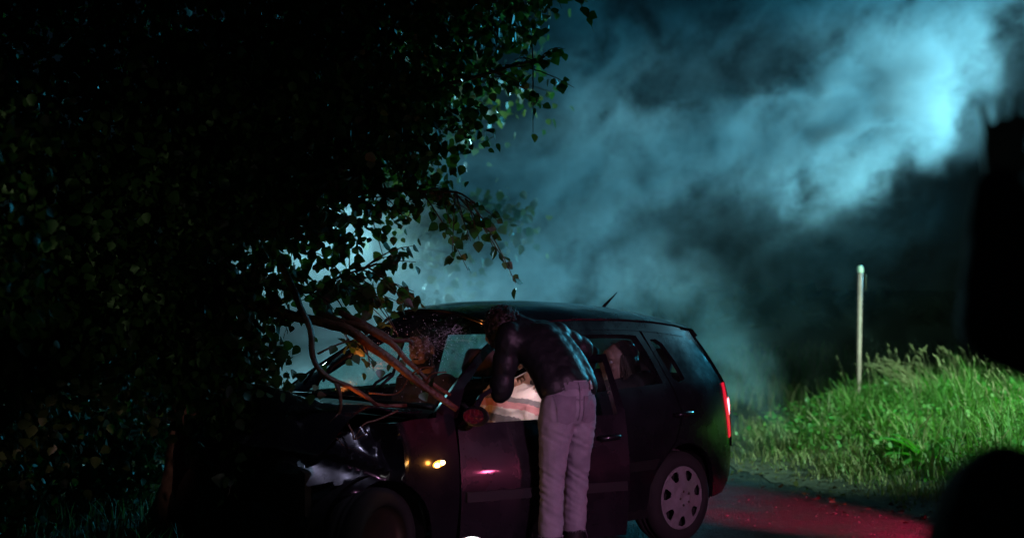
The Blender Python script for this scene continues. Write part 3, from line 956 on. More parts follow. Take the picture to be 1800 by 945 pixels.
REAR = [(-.34, 1.328), (-.43, 1.19), (-.515, 1.05), (-.570, .96), (-.60, .80), (-.605, .62), (-.61, .56)]

def panel(name, outer, holes, Y, t, m, parent, step=.06, side=1, disp=None, inner_only=False):
    """flat (x,z) outline with holes, draped on the side surface; side=-1 mirrors it to the far side"""
    vs, es = [], []
    def add(loop):
        dense = []
        for (a, b) in zip(loop, loop[1:] + loop[:1]):
            n = max(1, int(math.hypot(a[0] - b[0], a[1] - b[1]) / step))
            dense += [(a[0] + (b[0] - a[0]) * i / n, a[1] + (b[1] - a[1]) * i / n) for i in range(n)]
        k = len(vs)
        vs.extend(V(p) for p in dense)
        es.extend((k + i, k + (i + 1) % len(dense)) for i in range(len(dense)))
        return dense
    od = add(outer)
    for h in holes: add(h)
    xs = [p[0] for p in outer]; zs = [p[1] for p in outer]
    bound = [v.copy() for v in vs]
    def inside(p, loop):
        c = False
        for (a, b) in zip(loop, loop[1:] + loop[:1]):
            if (a[1] > p[1]) != (b[1] > p[1]) and p[0] < (b[0] - a[0]) * (p[1] - a[1]) / (b[1] - a[1]) + a[0]: c = not c
        return c
    x = min(xs) + step * .5
    while x < max(xs):
        z = min(zs) + step * .5
        while z < max(zs):
            if inside((x, z), outer) and not any(inside((x, z), h) for h in holes) and min((v.x - x) ** 2 + (v.y - z) ** 2 for v in bound) > (step * .45) ** 2:
                vs.append(V((x, z)))
            z += step
        x += step
    ov, oe, of, *_ = delaunay_2d_cdt(vs, es, [], 0, 1e-5)
    fs = []
    for f in of:
        cx = sum(ov[i].x for i in f) / len(f); cz = sum(ov[i].y for i in f) / len(f)
        if inside((cx, cz), outer) and not any(inside((cx, cz), h) for h in holes): fs.append(list(f))
    used = sorted({i for f in fs for i in f})
    mp = {u: k for k, u in enumerate(used)}
    pts = []
    for u in used:
        x, z = ov[u]
        p = V((x, Y(x, z), z))
        if disp: p = disp(p)
        p.y *= side
        pts.append(p)
    fs = [[mp[i] for i in f] for f in fs]
    o = pydata(name, pts, fs, m, parent)
    me = o.data
    s = sum(p.normal.y * p.area for p in me.polygons)
    if (s < 0) != (side < 0): me.flip_normals()
    if t: solid(o, t, -1, 38)
    return o

def arc(cx, cz, r, a0, a1, n=14):
    return [(cx + r * math.cos(R(a0 + (a1 - a0) * i / n)), cz + r * math.sin(R(a0 + (a1 - a0) * i / n))) for i in range(n + 1)]

def strip_between(name, A, B, m, parent, nv=10, bow=None, t=.02):
    """surface lofted between two 3-D polylines"""
    bm = bmesh.new()
    n = len(A)
    vs = []
    for i in range(n):
        row = []
        for j in range(nv + 1):
            v = j / nv
            p = A[i].lerp(B[i], v)
            if bow: p = p + bow(i / (n - 1), v)
            row.append(bm.verts.new(p))
        vs.append(row)
    for i in range(n - 1):
        for j in range(nv):
            bm.faces.new((vs[i][j], vs[i + 1][j], vs[i + 1][j + 1], vs[i][j + 1]))
    bmesh.ops.recalc_face_normals(bm, faces=bm.faces[:])
    o = obj(name, bm, m, parent)
    if t: solid(o, t, 0, 40)
    return o

PA = M['paint']
# roof
def rail_pts(x0, x1, n, side, inset=0.0, dz=0.0):
    out = []
    for i in range(n + 1):
        x = x0 + (x1 - x0) * i / n
        z = rail_z(x)
        out.append(V((x, side * (Ys(x, z) - inset), z + dz)))
    return out
def roof_bow(u, v):
    k = 1 - (2 * v - 1) ** 2
    e = 1 - abs(2 * v - 1) ** 4
    return V((.10 * k * (1 - u) ** 3 - .05 * k * u ** 4, 0, .115 * e * (.6 + .4 * k) * (1 - .45 * u ** 2)))
strip_between('roof', rail_pts(1.34, -.38, 26, 1), rail_pts(1.34, -.38, 26, -1), PA, car, 22, roof_bow, .025)
# roof-edge and pillars as parts, near side (left) and far side
FD = 1.87      # front door hinge line
for sd in (1, -1):
    # cant rail
    up = [(x, rail_z(x) + .004) for x in (1.62, 1.5, 1.4, 1.3, 1.15, 1.0, .8, .5, .2, -.1, -.25)]
    lo = [(x, rail_z(x) - (.055 if x < 1.3 else .045)) for x in (-.25, -.1, .2, .5, .8, 1.0, 1.15, 1.3, 1.4, 1.5, 1.62)]
    panel('roof_rail', up + lo, [], lambda x, z: Ys(x, z) + .002, .03, PA, car, .07, sd)
    # windscreen pillar
    up = [(x, rail_z(x) + .004) for x in (1.99, 1.92, 1.82, 1.7, 1.62)]
    lo = [(1.62, rail_z(1.62) - .05), (1.75, rail_z(1.75) - .055), (1.86, .91), (1.93, .89), (2.02, .89)]
    panel('windscreen_pillar', up + lo, [], lambda x, z: Ys(x, z) + .002, .04, PA, car, .06, sd)
    # centre pillar
    panel('centre_pillar', [(.84, .30), (.74, .30), (.76, .95), (.80, 1.362), (.885, 1.362), (.87, .95)], [], lambda x, z: Ys(x, z) - .018, .04, M['black_plastic'], car, .07, sd)
    # rear door
    wtop = lambda x: rail_z(x) - .052
    rd_outer = [(.80, .24), (.80, .95), (.83, wtop(.83)), (.5, wtop(.5)), (.3, wtop(.3)), (.17, wtop(.17)), (.125, 1.20), (.075, 1.0), (.02, .82), (.10, .66), (.26, .52), (.33, .40), (.335, .24)]
    rd_hole = [(.765, .985), (.79, wtop(.8) - .03), (.5, wtop(.5) - .032), (.32, wtop(.32) - .032), (.215, wtop(.215) - .035), (.175, 1.20), (.135, 1.012)]
    rd = panel('rear_door', rd_outer, [rd_hole], Ys, .05, PA, car, .06, sd)
    panel('window', rd_hole, [], lambda x, z: Ys(x, z) - .02, 0, M['glass'], rd, .09, sd)
    bm = bmesh.new()
    yy = Ys(.02, .80)
    tube(bm, [(.10, sd * (yy + .002), .815), (.07, sd * (yy + .035), .818), (-.04, sd * (yy + .03), .822), (-.07, sd * (yy - .002), .822)], [.013, .016, .015, .012], 10)
    obj('handle', bm, PA, rd)
    # moulding
    panel('side_moulding', [(.77, .50), (.77, .555), (.27, .56), (.31, .50)], [], lambda x, z: Ys(x, z) + .014, .016, M['black_plastic'], rd, .08, sd)
    # rear quarter with wheel opening and small fixed pane
    q_out = [(-.635, .40), (-.62, .56), (-.605, .80), (-.572, .965), (-.515, 1.05), (-.43, 1.19), (-.345, 1.32), (-.22, rail_z(-.22) - .01), (.145, wtop(.145)), (.115, 1.20), (.065, 1.0), (.01, .82), (.09, .655), (.25, .515)]
    ra = [p for p in arc(0, .30, .335, 32, 168, 14)]
    q_out = q_out + ra + [(-.34, .26), (-.50, .27), (-.59, .33)]
    q_hole = [(.100, 1.280), (.070, 1.17), (.025, 1.035), (-.02, 1.01), (-.085, 1.03), (-.055, 1.14), (.0, 1.255), (.045, 1.282)]
    q = panel('rear_quarter', q_out, [q_hole], Ys, .03, PA, car, .055, sd)
    panel('quarter_window', q_hole, [], lambda x, z: Ys(x, z) - .012, 0, M['glass'], q, .08, sd)
    # sill
    panel('sill', [(.325, .20), (.325, .255), (2.05, .255), (2.05, .20)], [], lambda x, z: Ys(x, z) + .004, .08, M['black_plastic'], car, .1, sd)
    # arch liner
    for cx in (0, 2.40):
        bm = bmesh.new()
        P0 = arc(cx, .30, .345, -5, 185, 16)
        for (a, b) in zip(P0, P0[1:]):
            f = [bm.verts.new((p[0], sd * y, p[1])) for p, y in ((a, .74), (b, .74), (b, .42), (a, .42))]
            bm.faces.new(f)
        c = [bm.verts.new((p[0], sd * .42, p[1])) for p in P0]
        bm.faces.new(c)
        obj('arch_liner', bm, M['rubber'], car, smooth=False)

# front wing, near side, dented by the crash
def crush(p):
    """forward of a sharp upright fold above the wheel the sheet is pushed in at the top, with a ridge running down across it"""
    x, y, z = p
    fold = 2.27 + .05 * (z - .62) + .012 * math.sin(z * 23)
    d = x - fold
    y += .022 * math.exp(-(d / .022) ** 2) * smooth(.56, .66, z)
    if d > 0:
        k = smooth(0, .05, d)
        y -= k * (.035 + .50 * max(0, z - .60)) + .10 * d
        y += .050 * math.exp(-((z - .655 - (d - .02) * .42) / .030) ** 2) * smooth(.01, .07, d)
        y += .028 * math.exp(-((d - .10) / .03) ** 2) * smooth(.66, .8, z)
        y += .012 * mnoise.noise(V((x * 6, z * 6, 1)))
        x -= .20 * d
        z -= .12 * d
        if z < .60: y -= .12 * smooth(.25, .7, d)
    return V((x, y, z))
fa = arc(2.40, .29, .335, 10, 168, 14)
wing_out = [(FD + .015, .22), (FD + .015, .90), (2.02, .915), (2.14, .915), (2.35, .90), (2.6, .865), (2.86, .79), (2.88, .55), (2.80, .42)] + fa + [(2.04, .22)]
panel('front_wing', wing_out, [], Ys, .010, PA, car, .022, 1, crush)
wing_far = [(FD + .015, .22), (FD + .015, .90), (2.14, .915), (2.35, .90), (2.6, .865), (2.74, .80), (2.74, .45)] + fa + [(2.04, .22)]
panel('front_wing', wing_far, [], Ys, .012, PA, car, .06, -1, lambda p: p + V((0, -.10 * smooth(2.3, 2.7, p.x) + .03 * mnoise.noise(p * 8), 0)))
# far front door, closed
wt = lambda x: rail_z(x) - .05
fd_out = [(FD, .24), (FD, .90), (1.9, 1.0), (1.7, wt(1.7)), (1.5, wt(1.5)), (1.3, wt(1.3)), (1.1, wt(1.1)), (.84, wt(.84)), (.815, .95), (.815, .24)]
fd_hole = [(1.82, .97), (1.68, wt(1.68) - .03), (1.5, wt(1.5) - .03), (1.3, wt(1.3) - .03), (1.1, wt(1.1) - .03), (.87, wt(.87) - .03), (.855, .985)]
d2 = panel('front_door', fd_out, [fd_hole], Ys, .05, PA, car, .07, -1)
panel('window', fd_hole, [], lambda x, z: Ys(x, z) - .02, 0, M['glass'], d2, .1, -1)

# near front door: swung open, window wound down
DOOR_OPEN, DOOR_SAG, DOOR_SQUASH = R(-16), .045, .80
door_e = bpy.data.objects.new('front_door', None)
COL.objects.link(door_e)
door_e.empty_display_size = .1
door_e.parent = car
HY = Ys(FD, .6) - .01
door_e.location = (FD, HY, -DOOR_SAG)
door_e.rotation_euler = (0, 0, DOOR_OPEN)
# (door-local x runs forward: the door extends towards -x from the hinge)
def DY(x, z): return Ys(x + FD, z) - HY
dw = lambda x: .925 + (rail_z(x) - .05 - .925) * DOOR_SQUASH
d_out = [(x - FD, z) for x, z in [(FD, .24), (FD, .905), (1.80, .955), (1.7, dw(1.7)), (1.5, dw(1.5)), (1.3, dw(1.3)), (1.1, dw(1.1)), (.84, dw(.84)), (.81, .95), (.81, .24)]]
d_hole = [(x - FD, z) for x, z in [(1.79, .915), (1.68, dw(1.68) - .026), (1.5, dw(1.5) - .026), (1.3, dw(1.3) - .026), (1.1, dw(1.1) - .028), (.875, dw(.875) - .03), (.86, .93)]]
dp = panel('door_panel', d_out, [d_hole], DY, .045, PA, door_e, .05, 1)
panel('inner_trim', [(-.05, .30), (-.05, .86), (-1.0, .90), (-1.0, .30)], [], lambda x, z: DY(x, z) - .055, .03, M['darkfab'], door_e, .1, 1)
panel('side_moulding', [(-.03, .50), (-.03, .555), (-1.04, .555), (-1.04, .50)], [], lambda x, z: DY(x, z) + .014, .016, M['black_plastic'], door_e, .08)
bm = bmesh.new()
yy = DY(-.93, .80)
tube(bm, [(-.86, yy + .002, .80), (-.88, yy + .035, .802), (-.98, yy + .033, .806), (-1.01, yy, .806)], [.013, .017, .016, .012], 10)
obj('handle', bm, PA, door_e)
# mirror hangs broken at the window corner
bm = bmesh.new()
bmesh.ops.create_uvsphere(bm, u_segments=20, v_segments=12, radius=1, matrix=Matrix.Translation((-.035, .115, .970)) @ Matrix.Rotation(R(24), 4, 'Z') @ Matrix.Diagonal((.045, .085, .056, 1)))
mc_, mn_ = V((-.035, .115, .970)), V((.75, .66, 0)).normalized()
for v in bm.verts:
    k_ = (v.co - mc_).dot(mn_) - .012
    if k_ > 0: v.co -= mn_ * k_
mh = obj('mirror_housing', bm, M['black_plastic'], door_e)
bm = bmesh.new()
grid_mesh(bm, lambda u, v: mc_ + mn_ * (.016 + .006 * mnoise.noise(V((u * 7, v * 7, 3)))) + V((-.66, .75, 0)) * (.118 * (u - .55) * (1 - .25 * (2 * v - 1) ** 2)) + V((0, 0, .078 * (v - .5) * (1 - .3 * (2 * u - 1) ** 2))), 12, 9)
obj('mirror_glass', bm, M['mirror'], door_e)
bm = bmesh.new()
tube(bm, [(-.05, -.02, .90), (-.05, .04, .925), (-.05, .08, .945)], [.02, .018, .015], 8)
obj('mirror_stalk', bm, M['black_plastic'], door_e)

# windscreen between the pillars
WS = [1.98, 1.91, 1.83, 1.75, 1.67, 1.59, 1.50, 1.42, 1.34]
def ws_pt(i, side, inset=.035):
    x = WS[i]; z = rail_z(x)
    return V((x, side * (Ys(x, z) - inset), z + .006))
def ws_bow(u, v):
    k = 1 - (2 * v - 1) ** 2
    e = 1 - abs(2 * v - 1) ** 4
    return V(((.13 - .03 * u) * k, 0, .03 * k * (1 - u) + max(0.0, u) ** 1.5 * .105 * e * (.6 + .4 * k)))
wsA, wsB = [ws_pt(i, 1) for i in range(len(WS))], [ws_pt(i, -1) for i in range(len(WS))]
ws = strip_between('windscreen', wsA, wsB, M['windscreen'], car, 16, ws_bow, 0)
def ws_at(u, v):
    i = u * (len(WS) - 1); k = min(int(i), len(WS) - 2); t = i - k
    return wsA[k].lerp(wsA[k + 1], t).lerp(wsB[k].lerp(wsB[k + 1], t), v) + ws_bow(u, v)
wn_ = (ws_at(.5, .5) - ws_at(.4, .5)).cross(ws_at(.5, .6) - ws_at(.5, .5)).normalized()
if wn_.z < 0: wn_ = -wn_
bm = bmesh.new()
def crackline(u, v, ang, ln, wd):
    pts = []
    while ln > 0:
        pts.append(ws_at(min(.99, max(.01, u)), min(.99, max(.01, v))) + wn_ * .003)
        ang += random.gauss(0, .25)
        u += math.cos(ang) * .02; v += math.sin(ang) * .016; ln -= .02
    if len(pts) > 1: tube(bm, pts, wd, 3, cap=False)
for (cu, cv, n, L0) in ((.66, .24, 22, .30), (.45, .40, 14, .2), (.80, .18, 16, .2), (.35, .32, 10, .16), (.52, .62, 6, .2)):
    for k in range(n):
        a = random.uniform(0, 6.28)
        crackline(cu + math.cos(a) * .01, cv + math.sin(a) * .01, a, random.uniform(.3, 1) * L0, random.uniform(.0003, .0007))
    for ring in range(5):
        rad = .02 + ring * .028 * random.uniform(.8, 1.2)
        for k in range(7):
            a = random.uniform(0, 6.28)
            crackline(cu + math.cos(a) * rad, cv + math.sin(a) * rad * .8, a + 1.57, random.uniform(.02, .06), .0005)
for k in range(420):
    cu, cv = random.choice(((.62, .22), (.6, .3), (.78, .2), (.4, .35), (.7, .5), (.3, .2)))
    u, v = random.gauss(cu, .13), random.gauss(cv, .10)
    if .02 < u < .98 and .03 < v < .97:
        s = random.uniform(.001, .0032)
        bmesh.ops.create_icosphere(bm, subdivisions=1, radius=s, matrix=Matrix.Translation(ws_at(u, v) + wn_ * .003))
tag(obj('crack', bm, M['crack'], ws, smooth=False), 'white cracks and crumbs of shattered glass', kind='stuff')
# seal along the top edge
bm = bmesh.new()
tube(bm, [ws_at(1.0, v / 20) + wn_ * .012 for v in range(21)], .007, 6)
tube(bm, [ws_at(0.0, v / 20) + wn_ * .004 for v in range(21)], .012, 6)
tag(obj('seal', bm, M['black_plastic'], ws), kind='stuff')
# wipers, one thrown up
for a, b, c in ((ws_at(-.02, .30), ws_at(.26, .27), ws_at(.60, .38)), (ws_at(-.02, .62), ws_at(.30, .72), ws_at(.78, .66)), (ws_at(.1, .80), ws_at(.4, .83), ws_at(.72, .80))):
    bm = bmesh.new()
    tube(bm, [a + wn_ * .02, a.lerp(b, .5) + wn_ * .05, b + wn_ * .035], [.011, .009, .007], 6)
    tube(bm, [b.lerp(a, .5) + wn_ * .016, b + wn_ * .02, c + wn_ * .014], [.008, .010, .006], 6)
    obj('wiper', bm, M['black_plastic'], car)

# bonnet: buckled sheet
def bonnet_f(u, v):
    x = 2.04 + .13 * (1 - (2 * v - 1) ** 2) + u * .66
    yy = (.70 - .07 * u) * (1 - 2 * v)
    z = .945 - .02 * u + .015 * (1 - (2 * v - 1) ** 2)
    z += .11 * math.exp(-((u - .50 - .12 * (v - .5)) / .16) ** 2) * (.35 + .65 * smooth(.15, .6, v)) - .16 * smooth(.60, 1, u)
    z += .045 * mnoise.noise(V((x * 4, yy * 3, 2))) * u + .02 * abs(mnoise.noise(V((x * 9, yy * 9, 7)))) * u
    return V((x, yy, z))
bm = bmesh.new()
grid_mesh(bm, bonnet_f, 36, 36)
bmesh.ops.recalc_face_normals(bm, faces=bm.faces[:])
bo = obj('bonnet', bm, PA, car)
solid(bo, .008, 0, 60)
# scuttle
bm = bmesh.new()
grid_mesh(bm, lambda u, v: V((1.965 + .13 * (1 - (2 * v - 1) ** 2) + .10 * u, .68 * (1 - 2 * v), .925 - .03 * math.sin(u * 3.1) + .025 * (1 - (2 * v - 1) ** 2))), 6, 14)
obj('scuttle', bm, M['black_plastic'], car)

# engine bay wreckage
bm = bmesh.new()
box(bm, (2.42, .08, .58), (.42, .62, .34), Matrix.Rotation(R(8), 3, 'Z'), .03)
box(bm, (2.38, -.18, .76), (.25, .30, .10), None, .02)
tube(bm, spline([(2.2, .3, .74), (2.4, .36, .82), (2.6, .25, .7), (2.66, .05, .66)], 12), .03, 8)
tube(bm, spline([(2.25, -.2, .8), (2.45, .0, .86), (2.62, .2, .78)], 10), .022, 8)
obj('engine', bm, M['steel'], car, smooth=False)
bm = bmesh.new()
grid_mesh(bm, lambda u, v: V((2.72 + .05 * math.sin(v * 9) - .10 * v, .62 - 1.24 * v, .25 + .42 * u + .05 * math.sin(v * 14))), 6, 24)
ra_ = obj('radiator', bm, M['steel'], car)
solid(ra_, .05, 0)
# smashed front bumper
def fb(u, v):
    y = .72 - 1.44 * v
    x = 2.86 - .10 * (2 * v - 1) ** 2 - .18 * v + .05 * mnoise.noise(V((v * 7, u * 2, 3))) + .05 * math.sin(u * math.pi)
    return V((x, y, .20 + .34 * u - .08 * (1 - v) + .06 * mnoise.noise(V((v * 5, 1, 1)))))
bm = bmesh.new()
grid_mesh(bm, fb, 8, 40)
solid(obj('front_bumper', bm, M['black_plastic'], car), .012, 0)
for sd in (1, -1):
    bm = bmesh.new()
    bmesh.ops.create_uvsphere(bm, u_segments=16, v_segments=10, radius=1, matrix=Matrix.Translation((2.74 if sd > 0 else 2.70, sd * .50, .66)) @ Matrix.Rotation(R(sd * 25), 4, 'Z') @ Matrix.Diagonal((.07, .13, .085, 1)))
    obj('headlight', bm, M['glass'], car)
# side indicator
bm = bmesh.new()
yi = Ys(2.03, .675)
bmesh.ops.create_uvsphere(bm, u_segments=16, v_segments=10, radius=1, matrix=Matrix.Translation((2.03, yi + .002, .675)) @ Matrix.Rotation(R(10), 4, 'Y') @ Matrix.Diagonal((.040, .012, .019, 1)))
si = obj('side_indicator', bm, M['amber'], car)
bm = bmesh.new()
for dx in (.014, -.020):
    bmesh.ops.create_uvsphere(bm, u_segments=10, v_segments=6, radius=1, matrix=Matrix.Translation((2.03 + dx, yi + .010, .675 - dx * .3)) @ Matrix.Diagonal((.018, .006, .012, 1)))
tag(obj('bulb', bm, M['bulb'], si), kind='stuff')
il = bpy.data.lights.new('indicator_glow', 'POINT'); il.energy = 0.4; il.color = (1, .36, .06); il.shadow_soft_size = .012
ilo = bpy.data.objects.new('indicator_glow', il); COL.objects.link(ilo); ilo.location = cw(2.05, yi + .06, .69)

# back: hatch, glass, bumper, lamps
def rear_pts(side, n=14, z0=1.328, z1=.56, inset=0.0):
    out = []
    for i in range(n + 1):
        z = z0 + (z1 - z0) * i / n
        for (x0, a), (x1, b) in zip(REAR, REAR[1:]):
            if b <= z <= a + 1e-6: x = x0 + (x1 - x0) * (a - z) / (a - b)
        out.append(V((x, side * (Ys(x, z) - inset), z)))
    return out
rbow = lambda u, v: V((-.075 * (1 - (2 * v - 1) ** 2) - .02 * math.exp(-((u - .5) / .06) ** 2), 0, .03 * (1 - (2 * v - 1) ** 2) * (1 - u)))
lowerA, lowerB = rear_pts(1, 10, 1.02, .56), rear_pts(-1, 10, 1.02, .56)
ht = strip_between('tailgate', lowerA, lowerB, PA, car, 16, lambda u, v: V((-.075 * (1 - (2 * v - 1) ** 2), 0, 0)), .03)
gA, gB = rear_pts(1, 8, 1.30, 1.02, .085), rear_pts(-1, 8, 1.30, 1.02, .085)
strip_between('rear_window', gA, gB, M['glass'], ht, 12, lambda u, v: V((-.075 * (1 - (2 * v - 1) ** 2) - .006, 0, 0)), 0)
for sd in (1, -1):
    a = rear_pts(sd, 8, 1.325, 1.02, 0); b = rear_pts(sd, 8, 1.325, 1.02, .10)
    strip_between('tailgate_frame', a, b, PA, ht, 3, lambda u, v: V((-.02 * v, 0, 0)), .03)
tA, tB = rear_pts(1, 2, 1.325, 1.285), rear_pts(-1, 2, 1.325, 1.285)
strip_between('spoiler', tA, tB, PA, ht, 14, lambda u, v: V((-.085 * (1 - (2 * v - 1) ** 2) - .03, 0, .035 * (1 - (2 * v - 1) ** 2))), .03)
bm = bmesh.new()
tube(bm, [(-.63, .02, 1.03), (-.56, -.10, 1.14), (-.50, -.28, 1.22)], [.012, .009, .006], 6)
obj('rear_wiper', bm, M['black_plastic'], ht)
for sd in (1, -1):
    tl = panel('tail_light', [(-.535, .98), (-.567, .985), (-.600, .80), (-.613, .63), (-.575, .62), (-.555, .72), (-.535, .86)], [], lambda x, z: Ys(x, z) + .006, .03, M['tail'], car, .03, sd)
    bm = bmesh.new()
    Lp = [V((-.575 - .01 * k, sd * (Ys(-.585, .9) - .035), .97 - .34 * k / 6)) for k in range(7)]
    strip = [(p, p + V((-.028, -sd * .11, 0))) for p in Lp]
    vs = [[bm.verts.new(a), bm.verts.new(a.lerp(b, .5) + V((-.012, 0, 0))), bm.verts.new(b)] for a, b in strip]
    for r0, r1 in zip(vs, vs[1:]):
        for j in range(2): bm.faces.new((r0[j], r1[j], r1[j + 1], r0[j + 1]))
    solid(obj('lens', bm, M['tail'], tl), .02, 0)
    bm = bmesh.new()
    bmesh.ops.create_uvsphere(bm, u_segments=12, v_segments=8, radius=1, matrix=Matrix.Translation((-.602, sd * (Ys(-.6, .8) - .004), .80)) @ Matrix.Diagonal((.012, .012, .085, 1)))
    obj('bulb', bm, M['tailcore'], tl)
def rbump(u, v):
    y = (.72) * (1 - 2 * v)
    k = 1 - abs(2 * v - 1) ** 3.5
    zz = .25 + .36 * u
    prof = .035 * math.sin(u * math.pi) + (.03 if u > .72 else 0) - .05 * (1 - u) ** 2
    return V((-.40 - .235 * k - prof, y * (1 + .02 * math.sin(u * 3)), zz))
bm = bmesh.new()
grid_mesh(bm, rbump, 14, 30)
bmesh.ops.recalc_face_normals(bm, faces=bm.faces[:])
rb_ = obj('rear_bumper', bm, PA, car)
solid(rb_, .02, 0, 40)
bm = bmesh.new()
tube(bm, [(-.40, .735, .565), (-.55, .70, .575), (-.64, .60, .58), (-.685, .40, .58), (-.70, 0, .58), (-.685, -.40, .58), (-.55, -.70, .575)], .022, 8)
obj('bumper_trim', bm, M['black_plastic'], rb_)

# antenna on the roof
bm = bmesh.new()
tube(bm, [(-.10, 0, 1.445), (-.14, 0, 1.49), (-.22, 0, 1.545), (-.26, 0, 1.575)], [.016, .011, .006, .003], 8)
bmesh.ops.create_uvsphere(bm, u_segments=12, v_segments=6, radius=1, matrix=Matrix.Translation((-.085, 0, 1.455)) @ Matrix.Diagonal((.05, .022, .016, 1)))
obj('antenna', bm, M['black_plastic'], car)
bm = bmesh.new()
bmesh.ops.create_uvsphere(bm, u_segments=10, v_segments=6, radius=1, matrix=Matrix.Translation((.10, .10, 1.482)) @ Matrix.Diagonal((.022, .012, .006, 1)))
tag(obj('fallen_leaf', bm, M['litter']), 'small dark leaf lying on the car roof beside the antenna', 'leaf').matrix_world = CARM

# floor pan, dash, seats
bm = bmesh.new()
box(bm, (.95, 0, .24), (2.6, 1.34, .06))
box(bm, (2.02, 0, .50), (.05, 1.36, .56))
box(bm, (-.30, 0, .50), (.5, 1.15, .52))
obj('floor_pan', bm, M['darkfab'], car, smooth=False)
bm = bmesh.new()
def dash_f(u, v):
    y = .66 - 1.32 * v
    prof = [(2.06, .90), (1.90, .935), (1.74, .93), (1.62, .88), (1.60, .74), (1.68, .58)]
    i = u * 5; k = min(4, int(i)); t = i - k
    a, b = prof[k], prof[k + 1]
    return V((a[0] + (b[0] - a[0]) * t, y, a[1] + (b[1] - a[1]) * t + .03 * math.exp(-((y - .35) / .16) ** 2) * math.sin(u * 3.1)))
grid_mesh(bm, dash_f, 15, 20)
obj('dashboard', bm, M['black_plastic'], car)
bm = bmesh.new()
c = V((1.47, .35, .82)); ax = V((-.86, 0, .5)).normalized(); e1 = V((0, 1, 0)); e2 = ax.cross(e1)
ring = [c + e1 * math.cos(t * 2 * math.pi / 28) * .18 + e2 * math.sin(t * 2 * math.pi / 28) * .18 for t in range(29)]
tube(bm, ring, .014, 8, cap=False)
for a in (0, 2.2, 4.1): tube(bm, [c, c + e1 * math.cos(a) * .17 + e2 * math.sin(a) * .17], .014, 6)
tube(bm, [c, c - ax * .3], .025, 8)
obj('steering_wheel', bm, M['black_plastic'], car)
def seat(cx, cy, recl=18, wide=.46):
    s = bpy.data.objects.new('seat', None)
    COL.objects.link(s); s.parent = car; s.location = (cx, cy, .28); s.empty_display_size = .1
    bm = bmesh.new()
    box(bm, (.0, 0, .12), (.48, wide, .16), Matrix.Rotation(R(-8), 3, 'Y'), .05)
    obj('cushion', bm, M['beige'], s)
    bm = bmesh.new()
    rot = Matrix.Rotation(R(-recl), 3, 'Y')
    box(bm, V((-.24, 0, .16)) + rot @ V((0, 0, .29)), (.13, wide, .60), rot, .055)
    for sd in (1, -1): box(bm, V((-.19, sd * (wide / 2 - .03), .16)) + rot @ V((0, 0, .27)), (.12, .07, .46), rot, .03)
    obj('backrest', bm, M['beige'], s)
    bm = bmesh.new()
    box(bm, V((-.24, 0, .16)) + rot @ V((.0, 0, .72)), (.10, .27, .19), rot, .045)
    for sd in (1, -1): tube(bm, [V((-.24, sd * .07, .16)) + rot @ V((0, 0, .56)), V((-.24, sd * .07, .16)) + rot @ V((0, 0, .68))], .008, 6)
    obj('headrest', bm, M['beige'], s)
seat(1.18, .36, 24); seat(1.16, -.36, 20)
seat(.22, .34, 20, .52); seat(.22, -.34, 20, .52)

# wheels
def wheel(x, y, steer=0.0, cap=True):
    e = bpy.data.objects.new('wheel', None)
    COL.objects.link(e); e.parent = car; e.location = (x, y, .29); e.empty_display_size = .1
    sd = 1 if y > 0 else -1
    e.rotation_euler = (0, 0, R(steer) + (0 if sd > 0 else math.pi))
    bm = bmesh.new()
    lathe(bm, [(.175, -.12), (.20, -.125), (.25, -.122), (.276, -.10), (.288, -.07), (.289, -.035), (.284, -.033), (.284, -.027), (.289, -.025), (.2895, .0), (.284, .002), (.284, .008), (.289, .01), (.288, .04), (.276, .068), (.25, .086), (.215, .088), (.20, .078), (.195, .06), (.19, .0), (.175, -.12)], 64)
    obj('tyre', bm, M['rubber'], e)
    bm = bmesh.new()
    lathe(bm, [(.0, .02), (.12, .02), (.15, .03), (.185, .025), (.195, .07)], 40)
    obj('rim', bm, M['rubber'] if cap else M['steel'], e)
    if not cap: return e
    # trim: dished disc with seven rounded openings at its edge
    outer = [(.198 * math.cos(2 * math.pi * k / 56), .198 * math.sin(2 * math.pi * k / 56)) for k in range(56)]
    holes = []
    for k in range(7):
        a = 2 * math.pi * (k + .25) / 7
        ho = []
        for (r_, da) in ((.115, -.10), (.128, -.17), (.155, -.215), (.172, -.20), (.178, 0), (.172, .20), (.155, .215), (.128, .17), (.115, .10)):
            ho.append((r_ * math.cos(a + da), r_ * math.sin(a + da)))
        holes.append(ho)
    def cy_(x_, z_):
        r_ = math.hypot(x_, z_)
        y_ = .070 + .022 * (1 - (r_ / .198) ** 2) + .010 * math.exp(-((r_ - .190) / .008) ** 2)
        if r_ < .062: y_ += .010 - .016 * smooth(.050, .0, r_)
        return y_
    panel('hubcap', outer, holes, cy_, .006, M['hubcap'], e, .02)
    bm = bmesh.new()
    for k in range(5):
        a = 2 * math.pi * k / 5
        bmesh.ops.create_cone(bm, segments=8, radius1=.008, radius2=.008, depth=.012, cap_ends=True, matrix=Matrix.Translation((.045 * math.cos(a), .098, .045 * math.sin(a))) @ Matrix.Rotation(R(90), 4, 'X'))
    tag(obj('bolt', bm, M['steel'], e), kind='stuff')
    return e
wheel(0, .715); wheel(0, -.715)
fw = wheel(2.40, .74, 14, cap=False)
wheel(2.36, -.74, 8)

# ------------------------------------------------------------------ people
def cap_(bm, p, q, rp, rq, n=14):
    p, q = V(p), V(q)
    if (q - p).length > 1e-5: tube(bm, [p, p.lerp(q, .33), p.lerp(q, .67), q], [rp, rp + (rq - rp) * .33, rp + (rq - rp) * .67, rq], n)
    for c, r in ((p, rp), (q, rq)):
        bmesh.ops.create_uvsphere(bm, u_segments=n, v_segments=8, radius=r, matrix=Matrix.Translation(c))

